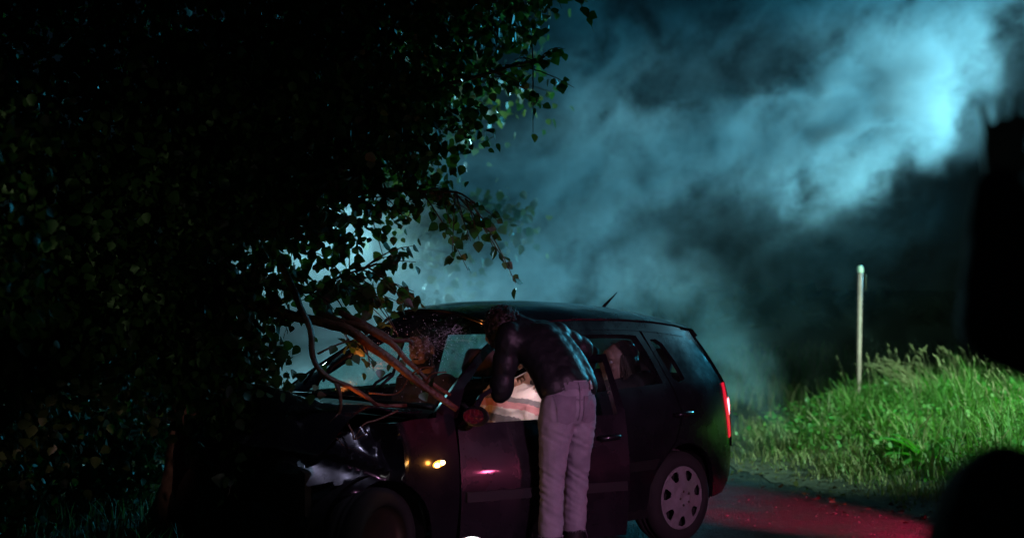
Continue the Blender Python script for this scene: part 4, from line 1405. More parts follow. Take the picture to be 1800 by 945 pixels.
def ell(bm, c, B, off, rad, n=16):
    """ellipsoid at c + off in the basis B = (forward, up, right)"""
    f, u, r = B
    Mx = Matrix((f, u, r)).transposed().to_4x4()
    bmesh.ops.create_uvsphere(bm, u_segments=n, v_segments=10, radius=1, matrix=Matrix.Translation(V(c) + f * off[0] + u * off[1] + r * off[2]) @ Mx @ Matrix.Diagonal((rad[0], rad[1], rad[2], 1)))

def basis(f, u):
    f = V(f).normalized(); u = V(u)
    u = (u - f * u.dot(f)).normalized()
    return f, u, f.cross(u)

def grow(name, bm, m, parent, voxel=.007, it=4, disp=None):
    o = obj(name, bm, m, None)
    r = o.modifiers.new('remesh', 'REMESH'); r.mode = 'VOXEL'; r.voxel_size = voxel
    if it:
        s = o.modifiers.new('smooth', 'SMOOTH'); s.factor = .5; s.iterations = it
    bake(o)
    if disp:
        me = o.data
        ns = [v.normal.copy() for v in me.vertices]
        for v, n in zip(me.vertices, ns): v.co += n * disp(v.co)
        me.update()
    if parent:
        o.parent = parent
        o.matrix_parent_inverse = Matrix()
        o.data.transform(Matrix.Translation(-parent.location))
    return o

def hand(bm, w, d, n, side, curl=.5, sc=1.0, spread=.06):
    """w wrist, d pointing direction, n back-of-hand normal, side +1 thumb to the right of d when n is up"""
    d = V(d).normalized(); n = V(n); n = (n - d * n.dot(d)).normalized(); s = d.cross(n) * side
    w = V(w)
    for k in range(4):
        o_ = (k - 1.5) * .020 * sc
        cap_(bm, w + d * .02 * sc + s * o_ * .7, w + d * .085 * sc + s * o_, .014 * sc, .0125 * sc, 8)
    for k, L in enumerate((.068, .078, .073, .058)):
        o_ = (1.5 - k) * .0215 * sc
        p = w + d * .088 * sc + s * o_
        dd = d.copy(); a = curl * random.uniform(.8, 1.2)
        for j, f in enumerate((.45, .32, .23)):
            dd = (dd * math.cos(a) - n * math.sin(a)).normalized() if j else (dd * math.cos(a * .6) - n * math.sin(a * .6)).normalized()
            nn = (n - dd * n.dot(dd)).normalized()
            q = p + dd * L * f * 1.15 * sc + s * o_ * spread
            cap_(bm, p, q, (.0092 - .0008 * j) * sc, (.0086 - .0008 * j) * sc, 8)
            p = q
            n2 = nn
    p = w + d * .025 * sc + s * .028 * sc
    q = p + (d * .6 + s * .7 - n * .25).normalized() * .042 * sc
    cap_(bm, p, q, .014 * sc, .0115 * sc, 8)
    cap_(bm, q, q + (d * .9 + s * .25 - n * .35).normalized() * .036 * sc, .0108 * sc, .009 * sc, 8)

HEAD = [((0, .03, 0), (.098, .095, .076)), ((-.02, .0, 0), (.085, .08, .070)), ((.03, -.045, 0), (.062, .080, .058)), ((.062, -.100, 0), (.030, .024, .030)), ((.02, -.085, .0), (.06, .03, .050)),
        ((.106, -.026, 0), (.016, .016, .014)), ((.096, -.004, 0), (.015, .030, .010)), ((.083, .028, .03), (.014, .010, .026)), ((.083, .028, -.03), (.014, .010, .026)),
        ((.070, -.035, .036), (.022, .025, .020)), ((.070, -.035, -.036), (.022, .025, .020)), ((.091, -.060, 0), (.012, .0065, .023)), ((.089, -.072, 0), (.011, .007, .019)),
        ((-.005, -.012, .078), (.020, .032, .009)), ((-.005, -.012, -.078), (.020, .032, .009)), ((.085, .055, 0), (.02, .035, .05))]

def make_person(label, base, J, hb, group=None, curl=.6, spread=.06):
    e = empty('person', base, label, 'person', group)
    bm = bmesh.new()
    for off, rad in HEAD: ell(bm, J['head'], hb, off, rad)
    cap_(bm, J['neck'], J['head'] - hb[1] * .06 - hb[0] * .02, .056, .052)
    cap_(bm, J['pelvis'], J['chest'], .125, .135); cap_(bm, J['chest'], J['neck'], .12, .06)
    for s in 'lr':
        cap_(bm, J['chest'].lerp(J['sh_' + s], .4), J['sh_' + s], .09, .062)
        cap_(bm, J['sh_' + s], J['el_' + s], .052, .041); cap_(bm, J['el_' + s], J['wr_' + s], .041, .027)
        cap_(bm, J['hip_' + s], J['kn_' + s], .085, .056); cap_(bm, J['kn_' + s], J['an_' + s], .054, .036)
        d, n = J['hand_' + s]
        hand(bm, J['wr_' + s], d, n, 1 if s == 'l' else -1, curl, 1.0, spread)
    o = grow('body', bm, M['skin'], e, .0065, 3)
    bm = bmesh.new()
    for sd in (1, -1): ell(bm, J['head'] - V(base), hb, (.084, .006, sd * .031), (.012, .011, .014), 10)
    tag(obj('eye', bm, M['eye'], e), kind='stuff')
    return e

def clothes(name, m, e, caps, voxel=.008, it=5, disp=None):
    bm = bmesh.new()
    for c in caps: cap_(bm, *c)
    return grow(name, bm, m, e, voxel, it, disp)

def fold(fx, fz, amp, seed=0.0):
    def f(p):
        a = mnoise.noise(V((p.x * fx + seed, p.y * fx, p.z * fz)))
        b = mnoise.noise(V((p.x * fx * 2.1 + seed, p.y * fx * 2.1, p.z * fz * 2.3)))
        return amp * (1 - 2 * abs(a)) + amp * .5 * b
    return f

# --- the woman leaning in at the driver's window
J = dict(pelvis=V((.305, 7.80, .985)), chest=V((.165, 7.95, 1.275)), neck=V((.045, 8.0, 1.375)), head=V((-.045, 7.99, 1.345)),
         sh_l=V((-.02, 7.88, 1.305)), sh_r=V((.25, 8.02, 1.335)), el_l=V((-.055, 7.90, 1.075)), el_r=V((.385, 8.10, 1.265)), wr_l=V((-.035, 8.10, 1.15)), wr_r=V((.24, 8.20, 1.13)),
         hip_l=V((.245, 7.74, .95)), hip_r=V((.375, 7.85, .955)), kn_l=V((.222, 7.76, .58)), kn_r=V((.360, 7.92, .58)), an_l=V((.212, 7.74, .09)), an_r=V((.340, 7.95, .09)),
         hand_l=(V((.35, .5, -.15)), V((-.3, -.3, .9))), hand_r=(V((-.5, .4, -.5)), V((.2, .3, .9))))
hb = basis((-.42, .52, -.74), (-.50, .35, .79))
WOM = make_person('woman in black quilted jacket and faded cropped jeans leaning in at the driver window', (.29, 7.83, 0), J, hb)
g = J
def jean_fold(p):
    z = p.z
    k = math.exp(-((z - .56) / .13) ** 2) * .9 + math.exp(-((z - .80) / .06) ** 2) * .9 + math.exp(-((z - .32) / .06) ** 2) * .5 + .25
    a = mnoise.noise(V((p.x * 7, p.y * 7, z * 26 + p.x * 16)))
    return .0060 * k * (1 - 2.2 * abs(a)) * (.35 + 1.1 * abs(mnoise.noise(V((p.x * 5, p.y * 5, z * 6 + 4))))) * 1.5 + .003 * mnoise.noise(V((p.x * 30, p.y * 30, z * 24)))
hemL, hemR = V((.210, 7.74, .275)), V((.343, 7.95, .285))
tro = clothes('jeans', M['denim'], WOM, [
    (V((.305, 7.80, 1.10)), V((.305, 7.80, 1.02)), .118, .135), (V((.300, 7.80, 1.02)), V((.305, 7.79, .96)), .135, .125),
    (V((.250, 7.735, .965)), V((.238, 7.745, .86)), .098, .100), (V((.362, 7.825, .970)), V((.368, 7.845, .86)), .100, .094),
    (V((.238, 7.745, .86)), V((.219, 7.765, .58)), .094, .068), (V((.368, 7.845, .86)), V((.358, 7.92, .58)), .090, .066),
    (V((.219, 7.765, .58)), hemL, .067, .066), (V((.358, 7.92, .58)), hemR, .065, .070)], .008, 5, jean_fold)
# cut the hems open and fray them
bmj = bmesh.new(); bmj.from_mesh(tro.data)
bmesh.ops.bisect_plane(bmj, geom=bmj.verts[:] + bmj.edges[:] + bmj.faces[:], plane_co=(0, 0, 1.105), plane_no=(0, 0, 1), clear_outer=True)
bmesh.ops.bisect_plane(bmj, geom=bmj.verts[:] + bmj.edges[:] + bmj.faces[:], plane_co=(0, 0, .262), plane_no=(0, 0, -1), clear_outer=True)
hemloop = [v.co.copy() for v in bmj.verts if v.is_boundary and v.co.z < .5]
bmj.to_mesh(tro.data); bmj.free()
tro.data.polygons.foreach_set('use_smooth', [True] * len(tro.data.polygons))
bm = bmesh.new()
for p in hemloop:
    for k in range(2):
        q = p + V((random.gauss(0, .004), random.gauss(0, .004), .003))
        tube(bm, [q, q + V((random.gauss(0, .004), random.gauss(0, .004), -random.uniform(.005, .016)))], [.0009, .0004], 3, cap=False)
q = max(hemloop, key=lambda p: p.x)
tube(bm, [q, q + V((.006, -.004, -.02)), q + V((.012, -.004, -.045))], [.002, .0015, .0008], 4)
tag(obj('frayed_hem', bm, M['denim'], tro), kind='stuff')
bvh = BVHTree.FromObject(tro, bpy.context.evaluated_depsgraph_get())
F_ = V((-.50, .866, 0)).normalized(); R_ = V((.866, .50, 0)).normalized()
def drape(name, m, parent, outline, lift=.004, nn=14):
    """sew a patch on the seat of the jeans: outline(u,v) -> (along right, height)"""
    bm = bmesh.new()
    vs = [[None] * (nn + 1) for _ in range(nn + 1)]
    for i in range(nn + 1):
        for j in range(nn + 1):
            a, z = outline(i / nn, j / nn)
            o_ = V((.30 - .29, 7.80 - 7.83, z)) + R_ * a - F_ * .6
            hit, nrm, *_ = bvh.ray_cast(o_, F_)
            if hit: vs[i][j] = bm.verts.new(hit - F_ * lift * .5 + nrm * lift)
    for i in range(nn):
        for j in range(nn):
            q = (vs[i][j], vs[i + 1][j], vs[i + 1][j + 1], vs[i][j + 1])
            if all(q): bm.faces.new(q)
    bmesh.ops.recalc_face_normals(bm, faces=bm.faces[:])
    o = obj(name, bm, m, parent)
    if o.data.polygons and o.data.polygons[0].normal.dot(F_) > 0: o.data.flip_normals()
    solid(o, .003, -1, 50)
    return o
pk = lambda cx, cz, wd, ht, sk: (lambda u, v: (cx + (u - .5) * wd * (1 - .12 * v) + sk * v, cz + ht * .5 - ht * v - .018 * v * (1 - abs(2 * u - 1))))
drape('back_pocket', M['stitch'], tro, pk(-.082, .955, .115, .135, .006))
drape('back_pocket', M['stitch'], tro, pk(.082, .955, .115, .135, -.006))
drape('waistband', M['stitch'], tro, lambda u, v: (-.15 + .30 * u, 1.098 - .038 * v), .004, 18)
drape('leather_patch', M['patch'], tro, lambda u, v: (.075 + .062 * u, 1.100 - .046 * v), .009, 8)
drape('back_yoke', M['stitch'], tro, lambda u, v: (-.145 + .29 * u, 1.040 - .010 * v - .035 * (1 - abs(2 * u - 1))), .002, 16)
drape('seam', M['stitch'], tro, lambda u, v: (-.004 + .008 * u, 1.06 - .17 * v), .003, 14)
for a in (-.07, .0):
    drape('belt_loop', M['stitch'], tro, (lambda a: lambda u, v: (a - .006 + .012 * u, 1.106 - .055 * v))(a), .009, 5)
# jacket: torso plus quilted sleeves made of soft rolls
bm = bmesh.new()
spine = spline([V((.302, 7.805, 1.065)), V((.260, 7.855, 1.16)), V((.180, 7.93, 1.27)), V((.10, 7.98, 1.325)), V((.045, 8.0, 1.355))], 9)
for p, q in ((-.045, .035), (.045, .035), (-.085, .06), (.085, .06)):
    for a, b in zip(spine[:8], spine[1:8]): cap_(bm, a + R_ * p, b + R_ * p, .098, .098, 14)
for a, b in zip(spine, spine[1:]): cap_(bm, a, b, .128 if a.z < 1.3 else .10, .122 if b.z < 1.3 else .08, 16)
cap_(bm, spine[0] - R_ * .085 + V((0, 0, .02)), spine[0] - R_ * .095 - V((0, 0, .045)), .085, .062)
cap_(bm, spine[0] - R_ * .03 + V((0, 0, .02)), spine[0] - R_ * .03 - V((0, 0, .03)), .12, .105)
def sleeve(a, b, r0, r1, n):
    for k in range(n + 1):
        p = V(a).lerp(V(b), k / n); r = r0 + (r1 - r0) * k / n
        d = (V(b) - V(a)).normalized(); B = basis(d, d.orthogonal())
        ell(bm, p, B, (0, 0, 0), ((V(b) - V(a)).length / n * 1.0, r, r), 14)
    cap_(bm, a, b, r0 * .84, r1 * .84)
for s in 'lr':
    cap_(bm, g['chest'].lerp(g['sh_' + s], .3) + V((0, 0, .01)), g['sh_' + s], .11, .082)
    sleeve(g['sh_' + s], g['el_' + s], .080, .070, 2)
    sleeve(g['el_' + s], g['el_' + s].lerp(g['wr_' + s], .92), .072, .052, 3)
cap_(bm, g['neck'] + V((.02, 0, -.01)), g['neck'] + V((-.02, 0, .02)), .078, .07)
jk = grow('jacket', bm, M['jacket'], WOM, .008, 14, lambda p: .0014 * (1 - 2 * abs(mnoise.noise(V((p.x * 9, p.y * 9, p.z * 13))))) + .0025 * mnoise.noise(p * 28))
# hair: loose dark curls tied up
bm = bmesh.new()
for off, rad in [((-.02, .04, 0), (.105, .098, .092)), ((-.075, .055, .01), (.055, .055, .055)), ((-.03, .105, .0), (.055, .035, .05)), ((.0, -.02, .06), (.07, .09, .035)), ((.0, -.02, -.06), (.07, .09, .035)), ((-.05, -.05, 0), (.06, .08, .07))]: ell(bm, g['head'], hb, off, rad)
hr = grow('hair', bm, M['hair'], WOM, .008, 2, lambda p: .012 * mnoise.noise(p * 32) + .006 * mnoise.noise(p * 70))
bm = bmesh.new()
for k in range(260):
    d = V((random.gauss(-.35, 1), random.gauss(.6, 1), random.gauss(0, 1))).normalized()
    if d.x > .55: continue
    c = g['head'] - V(WOM.location) + hb[0] * (d.x * .10 - .03) + hb[1] * (d.y * .10 + .035) + hb[2] * d.z * .086
    dr = (hb[0] * d.x + hb[1] * d.y + hb[2] * d.z)
    t1 = dr.orthogonal().normalized(); t2 = dr.cross(t1); ph = random.uniform(0, 6.28); rr_ = random.uniform(.006, .013)
    tube(bm, [c + dr * (.004 * q) + (t1 * math.cos(ph + q * .9) + t2 * math.sin(ph + q * .9)) * rr_ for q in range(7)], [.0022] * 6 + [.0008], 4, cap=False)
tag(obj('curl', bm, M['hair'], hr), kind='stuff')
for s, dz in (('l', 0), ('r', 0)):
    a = g['an_' + s] - V(WOM.location)
    fd = V((-.45, .89, 0)).normalized()
    bm = bmesh.new()
    cap_(bm, a.lerp(g['kn_' + s] - V(WOM.location), .58), a + V((0, 0, -.02)), .058, .048); cap_(bm, a + V((0, 0, -.03)), a + fd * .13 + V((0, 0, -.052)), .044, .034); cap_(bm, a - fd * .03 + V((0, 0, -.04)), a + fd * .03 + V((0, 0, -.05)), .042, .036)
    bo_ = grow('boot', bm, M['boot'], None, .008, 3)
    for v in bo_.data.vertices: v.co.z = max(v.co.z, .004)
    bo_.parent = WOM
# the torch she holds
tq = V((.012, 8.185, 1.142)); td = V((.22, .40, -.46)).normalized()
tor = empty('torch', tq, 'small black torch in the leaning woman\'s hand, shining down on the driver', 'torch')
bm = bmesh.new()
tube(bm, [-td * .07, td * .015, td * .02, td * .045], [.011, .011, .016, .017], 14)
obj('barrel', bm, M['black_plastic'], tor)
bm = bmesh.new()
tube(bm, [td * .0452, td * .047], [.0145, .0145], 14)
M['torch_lens'] = mat('torch_lens', (.9, .9, .9), .2, emit=(1, .93, .90), estr=30)
obj('lens', bm, M['torch_lens'], tor)
TORCH = spot('torch_light', tq + td * .05, tq + td * .4, 3.0, (1.0, .70, .74), 120, .6, .015)

# --- the driver, slumped back in his seat
J = dict(pelvis=cw(1.16, .36, .54), chest=cw(1.03, .36, .86), neck=cw(.995, .37, 1.015), head=cw(.975, .365, 1.105),
         sh_l=cw(1.01, .545, .945), sh_r=cw(1.01, .165, .945), el_l=cw(1.12, .60, .70), el_r=cw(1.14, .10, .70), wr_l=cw(1.32, .50, .62), wr_r=cw(1.34, .20, .62),
         hip_l=cw(1.18, .45, .52), hip_r=cw(1.18, .27, .52), kn_l=cw(1.58, .48, .60), kn_r=cw(1.58, .24, .60), an_l=cw(1.78, .48, .33), an_r=cw(1.78, .24, .33))
CX = (CARM.to_3x3() @ V((1, 0, 0))); CY = (CARM.to_3x3() @ V((0, 1, 0))); UP = V((0, 0, 1))
J['hand_l'] = (CX * .9 - CY * .3, UP); J['hand_r'] = (CX * .9 + CY * .3, UP)
hb = basis(CX * .75 + CY * .22 + UP * .62, UP * .78 - CX * .60)
DRV = make_person('injured driver in a striped shirt slumped back in his seat, lit by a torch', cw(1.1, .36, .40), J, hb)
g = J
sh = clothes('shirt', M['shirt'], DRV, [(g['pelvis'], g['chest'], .138, .152), (g['chest'], g['neck'] - UP * .06, .14, .095),
    (g['chest'].lerp(g['sh_l'], .4), g['sh_l'], .112, .080), (g['chest'].lerp(g['sh_r'], .4), g['sh_r'], .112, .080),
    (g['sh_l'], g['sh_l'].lerp(g['el_l'], .62), .074, .066), (g['sh_r'], g['sh_r'].lerp(g['el_r'], .62), .074, .066)], .007, 4, fold(9, 16, .008, 3))
ax_ = (g['neck'] - g['pelvis']).normalized()
at = sh.data.attributes.new('stripe', 'FLOAT', 'POINT')
L0 = (g['neck'] - g['pelvis']).length
vals = []
for v in sh.data.vertices:
    p = v.co + V(DRV.location) - g['pelvis']
    lat = p.dot(CY)
    vals.append(max(0.0, min(1, .10 + .86 * (p.dot(ax_) / L0) + .10 * lat + .04 * mnoise.noise(p * 6))))
at.data.foreach_set('value', vals)
clothes('trousers', M['black_cloth'], DRV, [(g['pelvis'], g['pelvis'] + UP * .05, .145, .135)] + [c for s in 'lr' for c in ((g['hip_' + s], g['kn_' + s], .10, .075), (g['kn_' + s], g['an_' + s], .073, .06))], .009, 4, fold(10, 12, .006))
bm = bmesh.new()
for off, rad in [((-.03, .05, 0), (.098, .088, .084)), ((-.06, .0, 0), (.06, .09, .08))]: ell(bm, g['head'], hb, off, rad)
grow('hair', bm, M['hair'], DRV, .008, 2, lambda p: .006 * mnoise.noise(p * 45))
bm = bmesh.new()
hd = g['head'] - V(DRV.location)
def fp(f, u, r): return hd + hb[0] * f + hb[1] * u + hb[2] * r
tube(bm, [fp(.121, -.036, .008), fp(.108, -.050, .008), fp(.107, -.060, .006), fp(.103, -.075, .008), fp(.098, -.098, .013), fp(.085, -.118, .02)], [.004, .0045, .005, .0045, .004, .003], 6)
tube(bm, [fp(.104, -.064, -.018), fp(.107, -.065, 0), fp(.104, -.065, .02), fp(.095, -.082, .026), fp(.084, -.100, .032)], [.003, .004, .004, .003, .002], 6)
for k in range(5):
    c = (g['neck'].lerp(g['chest'], .45) - V(DRV.location)) + CX * .118 + CY * random.uniform(-.05, .08) + UP * random.uniform(-.05, .03)
    bmesh.ops.create_uvsphere(bm, u_segments=8, v_segments=6, radius=random.uniform(.004, .008), matrix=Matrix.Translation(c))
tag(obj('blood', bm, M['blood'], DRV), 'blood running from nose and mouth', kind='stuff')

# --- front passenger behind the cracked glass
def seated(x, y, dx=0.0, hz=1.2):
    return dict(pelvis=cw(x, y, .54), chest=cw(x - .10 + dx, y, .90), neck=cw(x - .13 + dx * 1.3, y, 1.07), head=cw(x - .10 + dx * 1.5, y, hz),
         sh_l=cw(x - .11 + dx, y + .19, 1.0), sh_r=cw(x - .11 + dx, y - .19, 1.0), el_l=cw(x + .02, y + .23, .74), el_r=cw(x + .02, y - .23, .74), wr_l=cw(x + .22, y + .12, .66), wr_r=cw(x + .22, y - .12, .66),
         hip_l=cw(x, y + .09, .52), hip_r=cw(x, y - .09, .52), kn_l=cw(x + .40, y + .11, .60), kn_r=cw(x + .40, y - .11, .60), an_l=cw(x + .52, y + .11, .33), an_r=cw(x + .52, y - .11, .33),
         hand_l=(CX * .9 - CY * .3, UP), hand_r=(CX * .9 + CY * .3, UP))
def dress(e, g, m, seed):
    clothes('jumper', m, e, [(g['pelvis'], g['chest'], .135, .145), (g['chest'], g['neck'] - UP * .05, .135, .08)] + [c for s in 'lr' for c in ((g['chest'].lerp(g['sh_' + s], .4), g['sh_' + s], .105, .075), (g['sh_' + s], g['el_' + s], .07, .06), (g['el_' + s], g['el_' + s].lerp(g['wr_' + s], .92), .06, .045))], .009, 4, fold(9, 13, .006, seed))
    clothes('trousers', M['black_cloth'], e, [(g['pelvis'], g['pelvis'] + UP * .04, .14, .13)] + [c for s in 'lr' for c in ((g['hip_' + s], g['kn_' + s], .095, .072), (g['kn_' + s], g['an_' + s], .07, .055))], .010, 3, fold(10, 12, .005, seed))
g = seated(1.20, -.33, .06, 1.225)
hb = basis(CX * .9 + CY * .45 - UP * .12, UP)
FP = make_person('man in the front passenger seat, his face behind the cracked windscreen', cw(1.2, -.33, .40), g, hb)
dress(FP, g, M['darkfab'], 11)
bm = bmesh.new()
for off, rad in [((-.03, .055, 0), (.102, .078, .083)), ((-.06, .0, 0), (.055, .085, .08)), ((.05, .098, 0), (.05, .022, .06))]: ell(bm, g['head'], hb, off, rad)
grow('hair', bm, M['hair'], FP, .008, 2, lambda p: .007 * mnoise.noise(p * 42))
bm = bmesh.new()
for off, rad in [((.055, -.10, 0), (.040, .034, .044)), ((.02, -.085, .045), (.045, .04, .016)), ((.02, -.085, -.045), (.045, .04, .016)), ((.094, -.052, 0), (.012, .005, .028))]: ell(bm, g['head'], hb, off, rad)
grow('beard', bm, M['hair'], FP, .006, 2, lambda p: .003 * mnoise.noise(p * 80))

# --- rear passenger with long hair
g = seated(.06, .31, .06, 1.13)
hb = basis(CX * .95 - CY * .30 - UP * .10, UP)
RP = make_person('long-haired woman sitting in the back seat, seen through the rear door window', cw(.18, .31, .40), g, hb)
dress(RP, g, M['black_cloth'], 23)
bm = bmesh.new()
for off, rad in [((-.040, .045, 0), (.092, .092, .090)), ((-.075, -.06, 0), (.06, .15, .085)), ((-.05, -.16, .07), (.05, .14, .035)), ((-.05, -.16, -.07), (.05, .14, .035)), ((-.08, -.22, 0), (.045, .13, .08))]: ell(bm, g['head'], hb, off, rad)
hr = grow('hair', bm, M['hair_light'], RP, .008, 3, lambda p: .006 * mnoise.noise(V((p.x * 40, p.y * 40, p.z * 6))))
bm = bmesh.new()
for k in range(220):
    a = random.uniform(.9, 5.38)
    c0 = g['head'] - V(RP.location) + hb[1] * .09 + hb[0] * -.02
    d = hb[0] * math.cos(a) + hb[2] * math.sin(a)
    ln = random.uniform(.22, .42)
    pts = [c0 + d * .03, c0 + d * .092 - hb[1] * .05, c0 + d * .10 - hb[1] * .16, c0 + d * (.105 + random.gauss(0, .012)) - hb[1] * ln * .8 - hb[0] * .02, c0 + d * (.10 + random.gauss(0, .02)) - hb[1] * ln - hb[0] * .02]
    tube(bm, spline(pts, 7), [.0022] * 7 + [.0007], 3, cap=False)
tag(obj('strand', bm, M['hair_light'], hr), kind='stuff')

# --- crew close to the camera, out of focus on the right
J = dict(pelvis=V((1.34, 2.72, .98)), chest=V((1.28, 2.68, 1.34)), neck=V((1.25, 2.68, 1.54)), head=V((1.24, 2.70, 1.68)),
         sh_l=V((1.08, 2.66, 1.48)), sh_r=V((1.45, 2.72, 1.46)), el_l=V((.895, 2.60, 1.545)), el_r=V((1.55, 2.86, 1.25)), wr_l=V((.915, 2.66, 1.80)), wr_r=V((1.36, 3.02, 1.36)),
         hip_l=V((1.25, 2.71, .94)), hip_r=V((1.43, 2.73, .94)), kn_l=V((1.23, 2.76, .50)), kn_r=V((1.45, 2.76, .50)), an_l=V((1.22, 2.70, .09)), an_r=V((1.46, 2.72, .09)),
         hand_l=(V((.12, .05, .97)), V((-.5, -.85, .1))), hand_r=(V((-.6, .5, .5)), V((0, -.3, .9))))
hb = basis((-.5, .85, .1), (0, 0, 1))
CA = make_person('blurred dark figure at the right edge with one arm raised', (1.34, 2.72, 0), J, hb, curl=.22, spread=.24)
g = J
clothes('jacket', M['black_cloth'], CA, [(g['pelvis'], g['chest'], .17, .18), (g['chest'], g['neck'], .17, .09)] + [c for s in 'lr' for c in ((g['chest'].lerp(g['sh_' + s], .4), g['sh_' + s], .13, .10), (g['sh_' + s], g['el_' + s], .095, .075), (g['el_' + s], g['el_' + s].lerp(g['wr_' + s], .9), .078, .048))], .010, 5, fold(8, 8, .008, 31))
clothes('trousers', M['black_cloth'], CA, [(g['pelvis'], g['pelvis'] - UP * .05, .155, .155)] + [c for s in 'lr' for c in ((g['hip_' + s], g['kn_' + s], .11, .082), (g['kn_' + s], g['an_' + s] + UP * .0, .08, .07))], .011, 4, fold(10, 10, .006, 33))
bm = bmesh.new()
for off, rad in [((-.03, .045, 0), (.10, .09, .086)), ((-.06, .0, 0), (.06, .09, .08))]: ell(bm, g['head'], hb, off, rad)
grow('hair', bm, M['hair'], CA, .009, 2)
for s in 'lr':
    a = g['an_' + s] - V(CA.location); fd = V((-.4, .9, 0)).normalized()
    bm = bmesh.new(); cap_(bm, a, a + UP * -.03, .05, .046); cap_(bm, a - UP * .035, a + fd * .15 - UP * .05, .046, .036)
    b_ = grow('shoe', bm, M['boot'], None, .009, 3); b_.parent = CA
J = dict(pelvis=V((1.06, 2.12, .72)), chest=V((.96, 2.22, 1.10)), neck=V((.97, 2.32, 1.33)), head=V((.99, 2.42, 1.44)),
         sh_l=V((.785, 2.26, 1.245)), sh_r=V((1.16, 2.28, 1.26)), el_l=V((.76, 2.46, 1.0)), el_r=V((1.22, 2.48, .95)), wr_l=V((.92, 2.68, 1.02)), wr_r=V((1.10, 2.70, 1.02)),
         hip_l=V((.97, 2.12, .68)), hip_r=V((1.15, 2.12, .68)), kn_l=V((.92, 2.52, .52)), kn_r=V((1.20, 2.52, .52)), an_l=V((.93, 2.42, .09)), an_r=V((1.19, 2.42, .09)),
         hand_l=(V((.4, .8, .2)), V((-.4, 0, .9))), hand_r=(V((-.4, .8, .2)), V((.4, 0, .9))))
hb = basis((0, .95, -.2), (0, .2, .95))
CB = make_person('blurred black figure hunched low in the bottom right corner', (1.06, 2.3, 0), J, hb)
g = J
clothes('jacket', M['black_cloth'], CB, [(g['pelvis'], g['chest'], .18, .19), (g['chest'], g['neck'], .18, .11)] + [c for s in 'lr' for c in ((g['chest'].lerp(g['sh_' + s], .4), g['sh_' + s], .14, .105), (g['sh_' + s], g['el_' + s], .10, .085), (g['el_' + s], g['el_' + s].lerp(g['wr_' + s], .9), .08, .05))], .011, 5, fold(8, 8, .008, 41))
clothes('trousers', M['black_cloth'], CB, [(g['pelvis'], g['pelvis'] - UP * .04, .165, .16)] + [c for s in 'lr' for c in ((g['hip_' + s], g['kn_' + s], .11, .085), (g['kn_' + s], g['an_' + s], .085, .07))], .011, 4, fold(10, 10, .006, 43))
bm = bmesh.new()
for off, rad in [((-.02, .045, 0), (.115, .105, .10)), ((-.07, -.05, 0), (.08, .10, .10))]: ell(bm, g['head'], hb, off, rad)
grow('hood', bm, M['black_cloth'], CB, .010, 3)
for s in 'lr':
    a = g['an_' + s] - V(CB.location); fd = V((0, 1, 0))
    bm = bmesh.new(); cap_(bm, a, a + UP * -.03, .05, .046); cap_(bm, a - UP * .035, a + fd * .15 - UP * .05, .046, .036)
    b_ = grow('shoe', bm, M['boot'], None, .009, 3); b_.parent = CB

# ------------------------------------------------------------------ broken branch across the windscreen
br = empty('broken_branch', (-.85, 7.6, 1.0), 'torn reddish branch lying across the windscreen of the crashed car', 'branch')
BO = V(br.location)
def limb(name, pts, r0, r1, parent=br, n=10, m=None, seg=26):
    P = [p - BO for p in spline(pts, seg)]
    P = [p + V((mnoise.noise(p * 7), mnoise.noise(p * 7 + V((5, 0, 0))), mnoise.noise(p * 7 + V((0, 5, 0))))) * .012 for p in P]
    bm = bmesh.new()
    tube(bm, P, [r0 + (r1 - r0) * (i / seg) for i in range(seg + 1)], n, wob=.35)
    return obj(name, bm, m or M['branch'], parent)
limb('limb', [(-1.75, 8.15, 1.56), (-1.359, 7.9, 1.48), (-1.054, 7.75, 1.42), (-0.866, 7.6, 1.378), (-0.69, 7.5, 1.261), (-0.536, 7.45, 1.144), (-0.402, 7.45, 1.049), (-0.30, 7.5, 0.965)], .035, .016, n=14)
limb('limb', [(-1.061, 7.84, 1.46), (-0.826, 7.67, 1.40), (-0.669, 7.62, 1.325), (-0.544, 7.55, 1.215), (-0.45, 7.5, 1.12), (-0.332, 7.56, 1.04)], .020, .009, n=12)
limb('limb', [(-0.936, 7.8, 1.472), (-0.806, 7.75, 1.405), (-0.698, 7.75, 1.352), (-0.651, 7.75, 1.325), (-0.577, 7.8, 1.318), (-0.545, 7.8, 1.295)], .018, .009)
limb('limb', [(-0.837, 7.75, 1.405), (-0.801, 7.7, 1.369), (-0.776, 7.7, 1.350)], .014, .009, seg=8)
limb('limb', [(-1.25, 7.75, 1.72), (-1.12, 7.5, 1.52), (-1.06, 7.42, 1.40), (-1.045, 7.4, 1.266), (-0.985, 7.4, 1.162), (-0.918, 7.4, 1.118), (-0.834, 7.45, 1.09), (-0.75, 7.5, 1.021), (-0.71, 7.55, 0.985), (-0.562, 7.6, 0.980)], .018, .010)
limb('limb', [(-0.918, 7.4, 1.118), (-0.894, 7.4, 1.058), (-0.894, 7.4, 0.984), (-0.912, 7.4, 0.91)], .013, .007, seg=14)
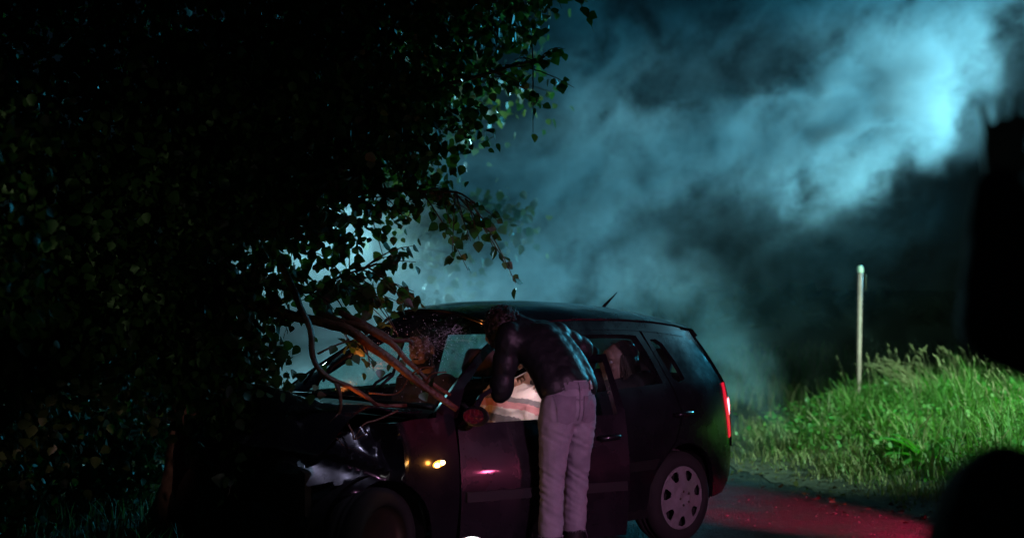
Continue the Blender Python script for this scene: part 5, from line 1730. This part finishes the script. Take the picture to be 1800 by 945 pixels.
TW = [[(-0.6, 7.5, 0.961), (-0.696, 7.4, 0.925), (-0.764, 7.35, 0.9), (-0.803, 7.3, 0.832)], [(-0.872, 7.4, 0.93), (-0.829, 7.35, 0.856), (-0.803, 7.3, 0.826), (-0.742, 7.3, 0.86)],
      [(-0.75, 7.5, 1.051), (-0.6, 7.5, 1.051), (-0.54, 7.5, 1.141)], [(-0.924, 7.7, 1.437), (-0.796, 7.65, 1.315), (-0.765, 7.65, 1.193)], [(-1.02, 7.5, 1.261), (-0.851, 7.6, 1.317), (-0.73, 7.6, 1.196)],
      [(-0.9, 7.4, 0.95), (-0.95, 7.36, 0.88), (-0.86, 7.3, 0.80)], [(-0.536, 7.45, 1.15), (-0.48, 7.4, 1.19), (-0.40, 7.38, 1.20)], [(-0.45, 7.45, 1.10), (-0.42, 7.4, 1.16), (-0.34, 7.4, 1.165)]]
for T_ in TW: limb('twig', T_, .0065, .003, n=6, seg=10)
lm = leaf_mesh(.06, M['leaf_dark'])
lm2 = leaf_mesh(.045, M['leaf'])
for k, (x, y, z) in enumerate([(-.66, 7.6, 1.20), (-.60, 7.62, 1.22), (-.52, 7.55, 1.12), (-.50, 7.5, 1.15), (-.45, 7.48, 1.08), (-.93, 7.5, 1.30), (-.88, 7.55, 1.22), (-.84, 7.55, 1.25), (-1.0, 7.45, 1.20), (-.47, 7.42, 1.06),
                               (-.74, 7.6, 1.22), (-.70, 7.6, 1.17), (-.78, 7.58, 1.15), (-.42, 7.45, 1.13), (-1.02, 7.42, 1.10), (-1.05, 7.45, 1.05)]):
    lo = bpy.data.objects.new('leaf', lm if k % 2 else lm2)
    COL.objects.link(lo); lo.parent = br
    ua = V((random.gauss(0, .6), random.gauss(-.2, .4), -.9)).normalized(); na = V((random.gauss(0, .6), -1, random.gauss(.3, .4))); na = (na - ua * na.dot(ua)).normalized()
    lo.matrix_local = Matrix.Translation(V((x, y, z)) - BO) @ Matrix((ua.cross(na), ua, na)).transposed().to_4x4()
# unseen warm spot, added over the bonnet to light the front passenger
spot('passenger_fill_spot', cw(2.10, .02, 1.04), (-.52, 8.6, 1.30), 8.0, (1.0, .26, .06), 105, .6, .03)

# round white lantern standing low in front of the car
ln_ = empty('lantern_lamp', (-.185, 6.6, 0), 'round white lantern lamp, only its top showing at the bottom edge', 'lamp')
bm = bmesh.new()
bmesh.ops.create_uvsphere(bm, u_segments=32, v_segments=20, radius=1, matrix=Matrix.Translation((0, 0, .375)) @ Matrix.Diagonal((.085, .085, .078, 1)))
obj('globe', bm, M['lamp_white'], ln_)
bm = bmesh.new()
lathe(bm, [(.0, .0), (.11, .0), (.11, .012), (.02, .03), (.015, .28), (.05, .30), (.05, .318), (0, .32)], 24, 'Z')
obj('stand', bm, M['black_plastic'], ln_)
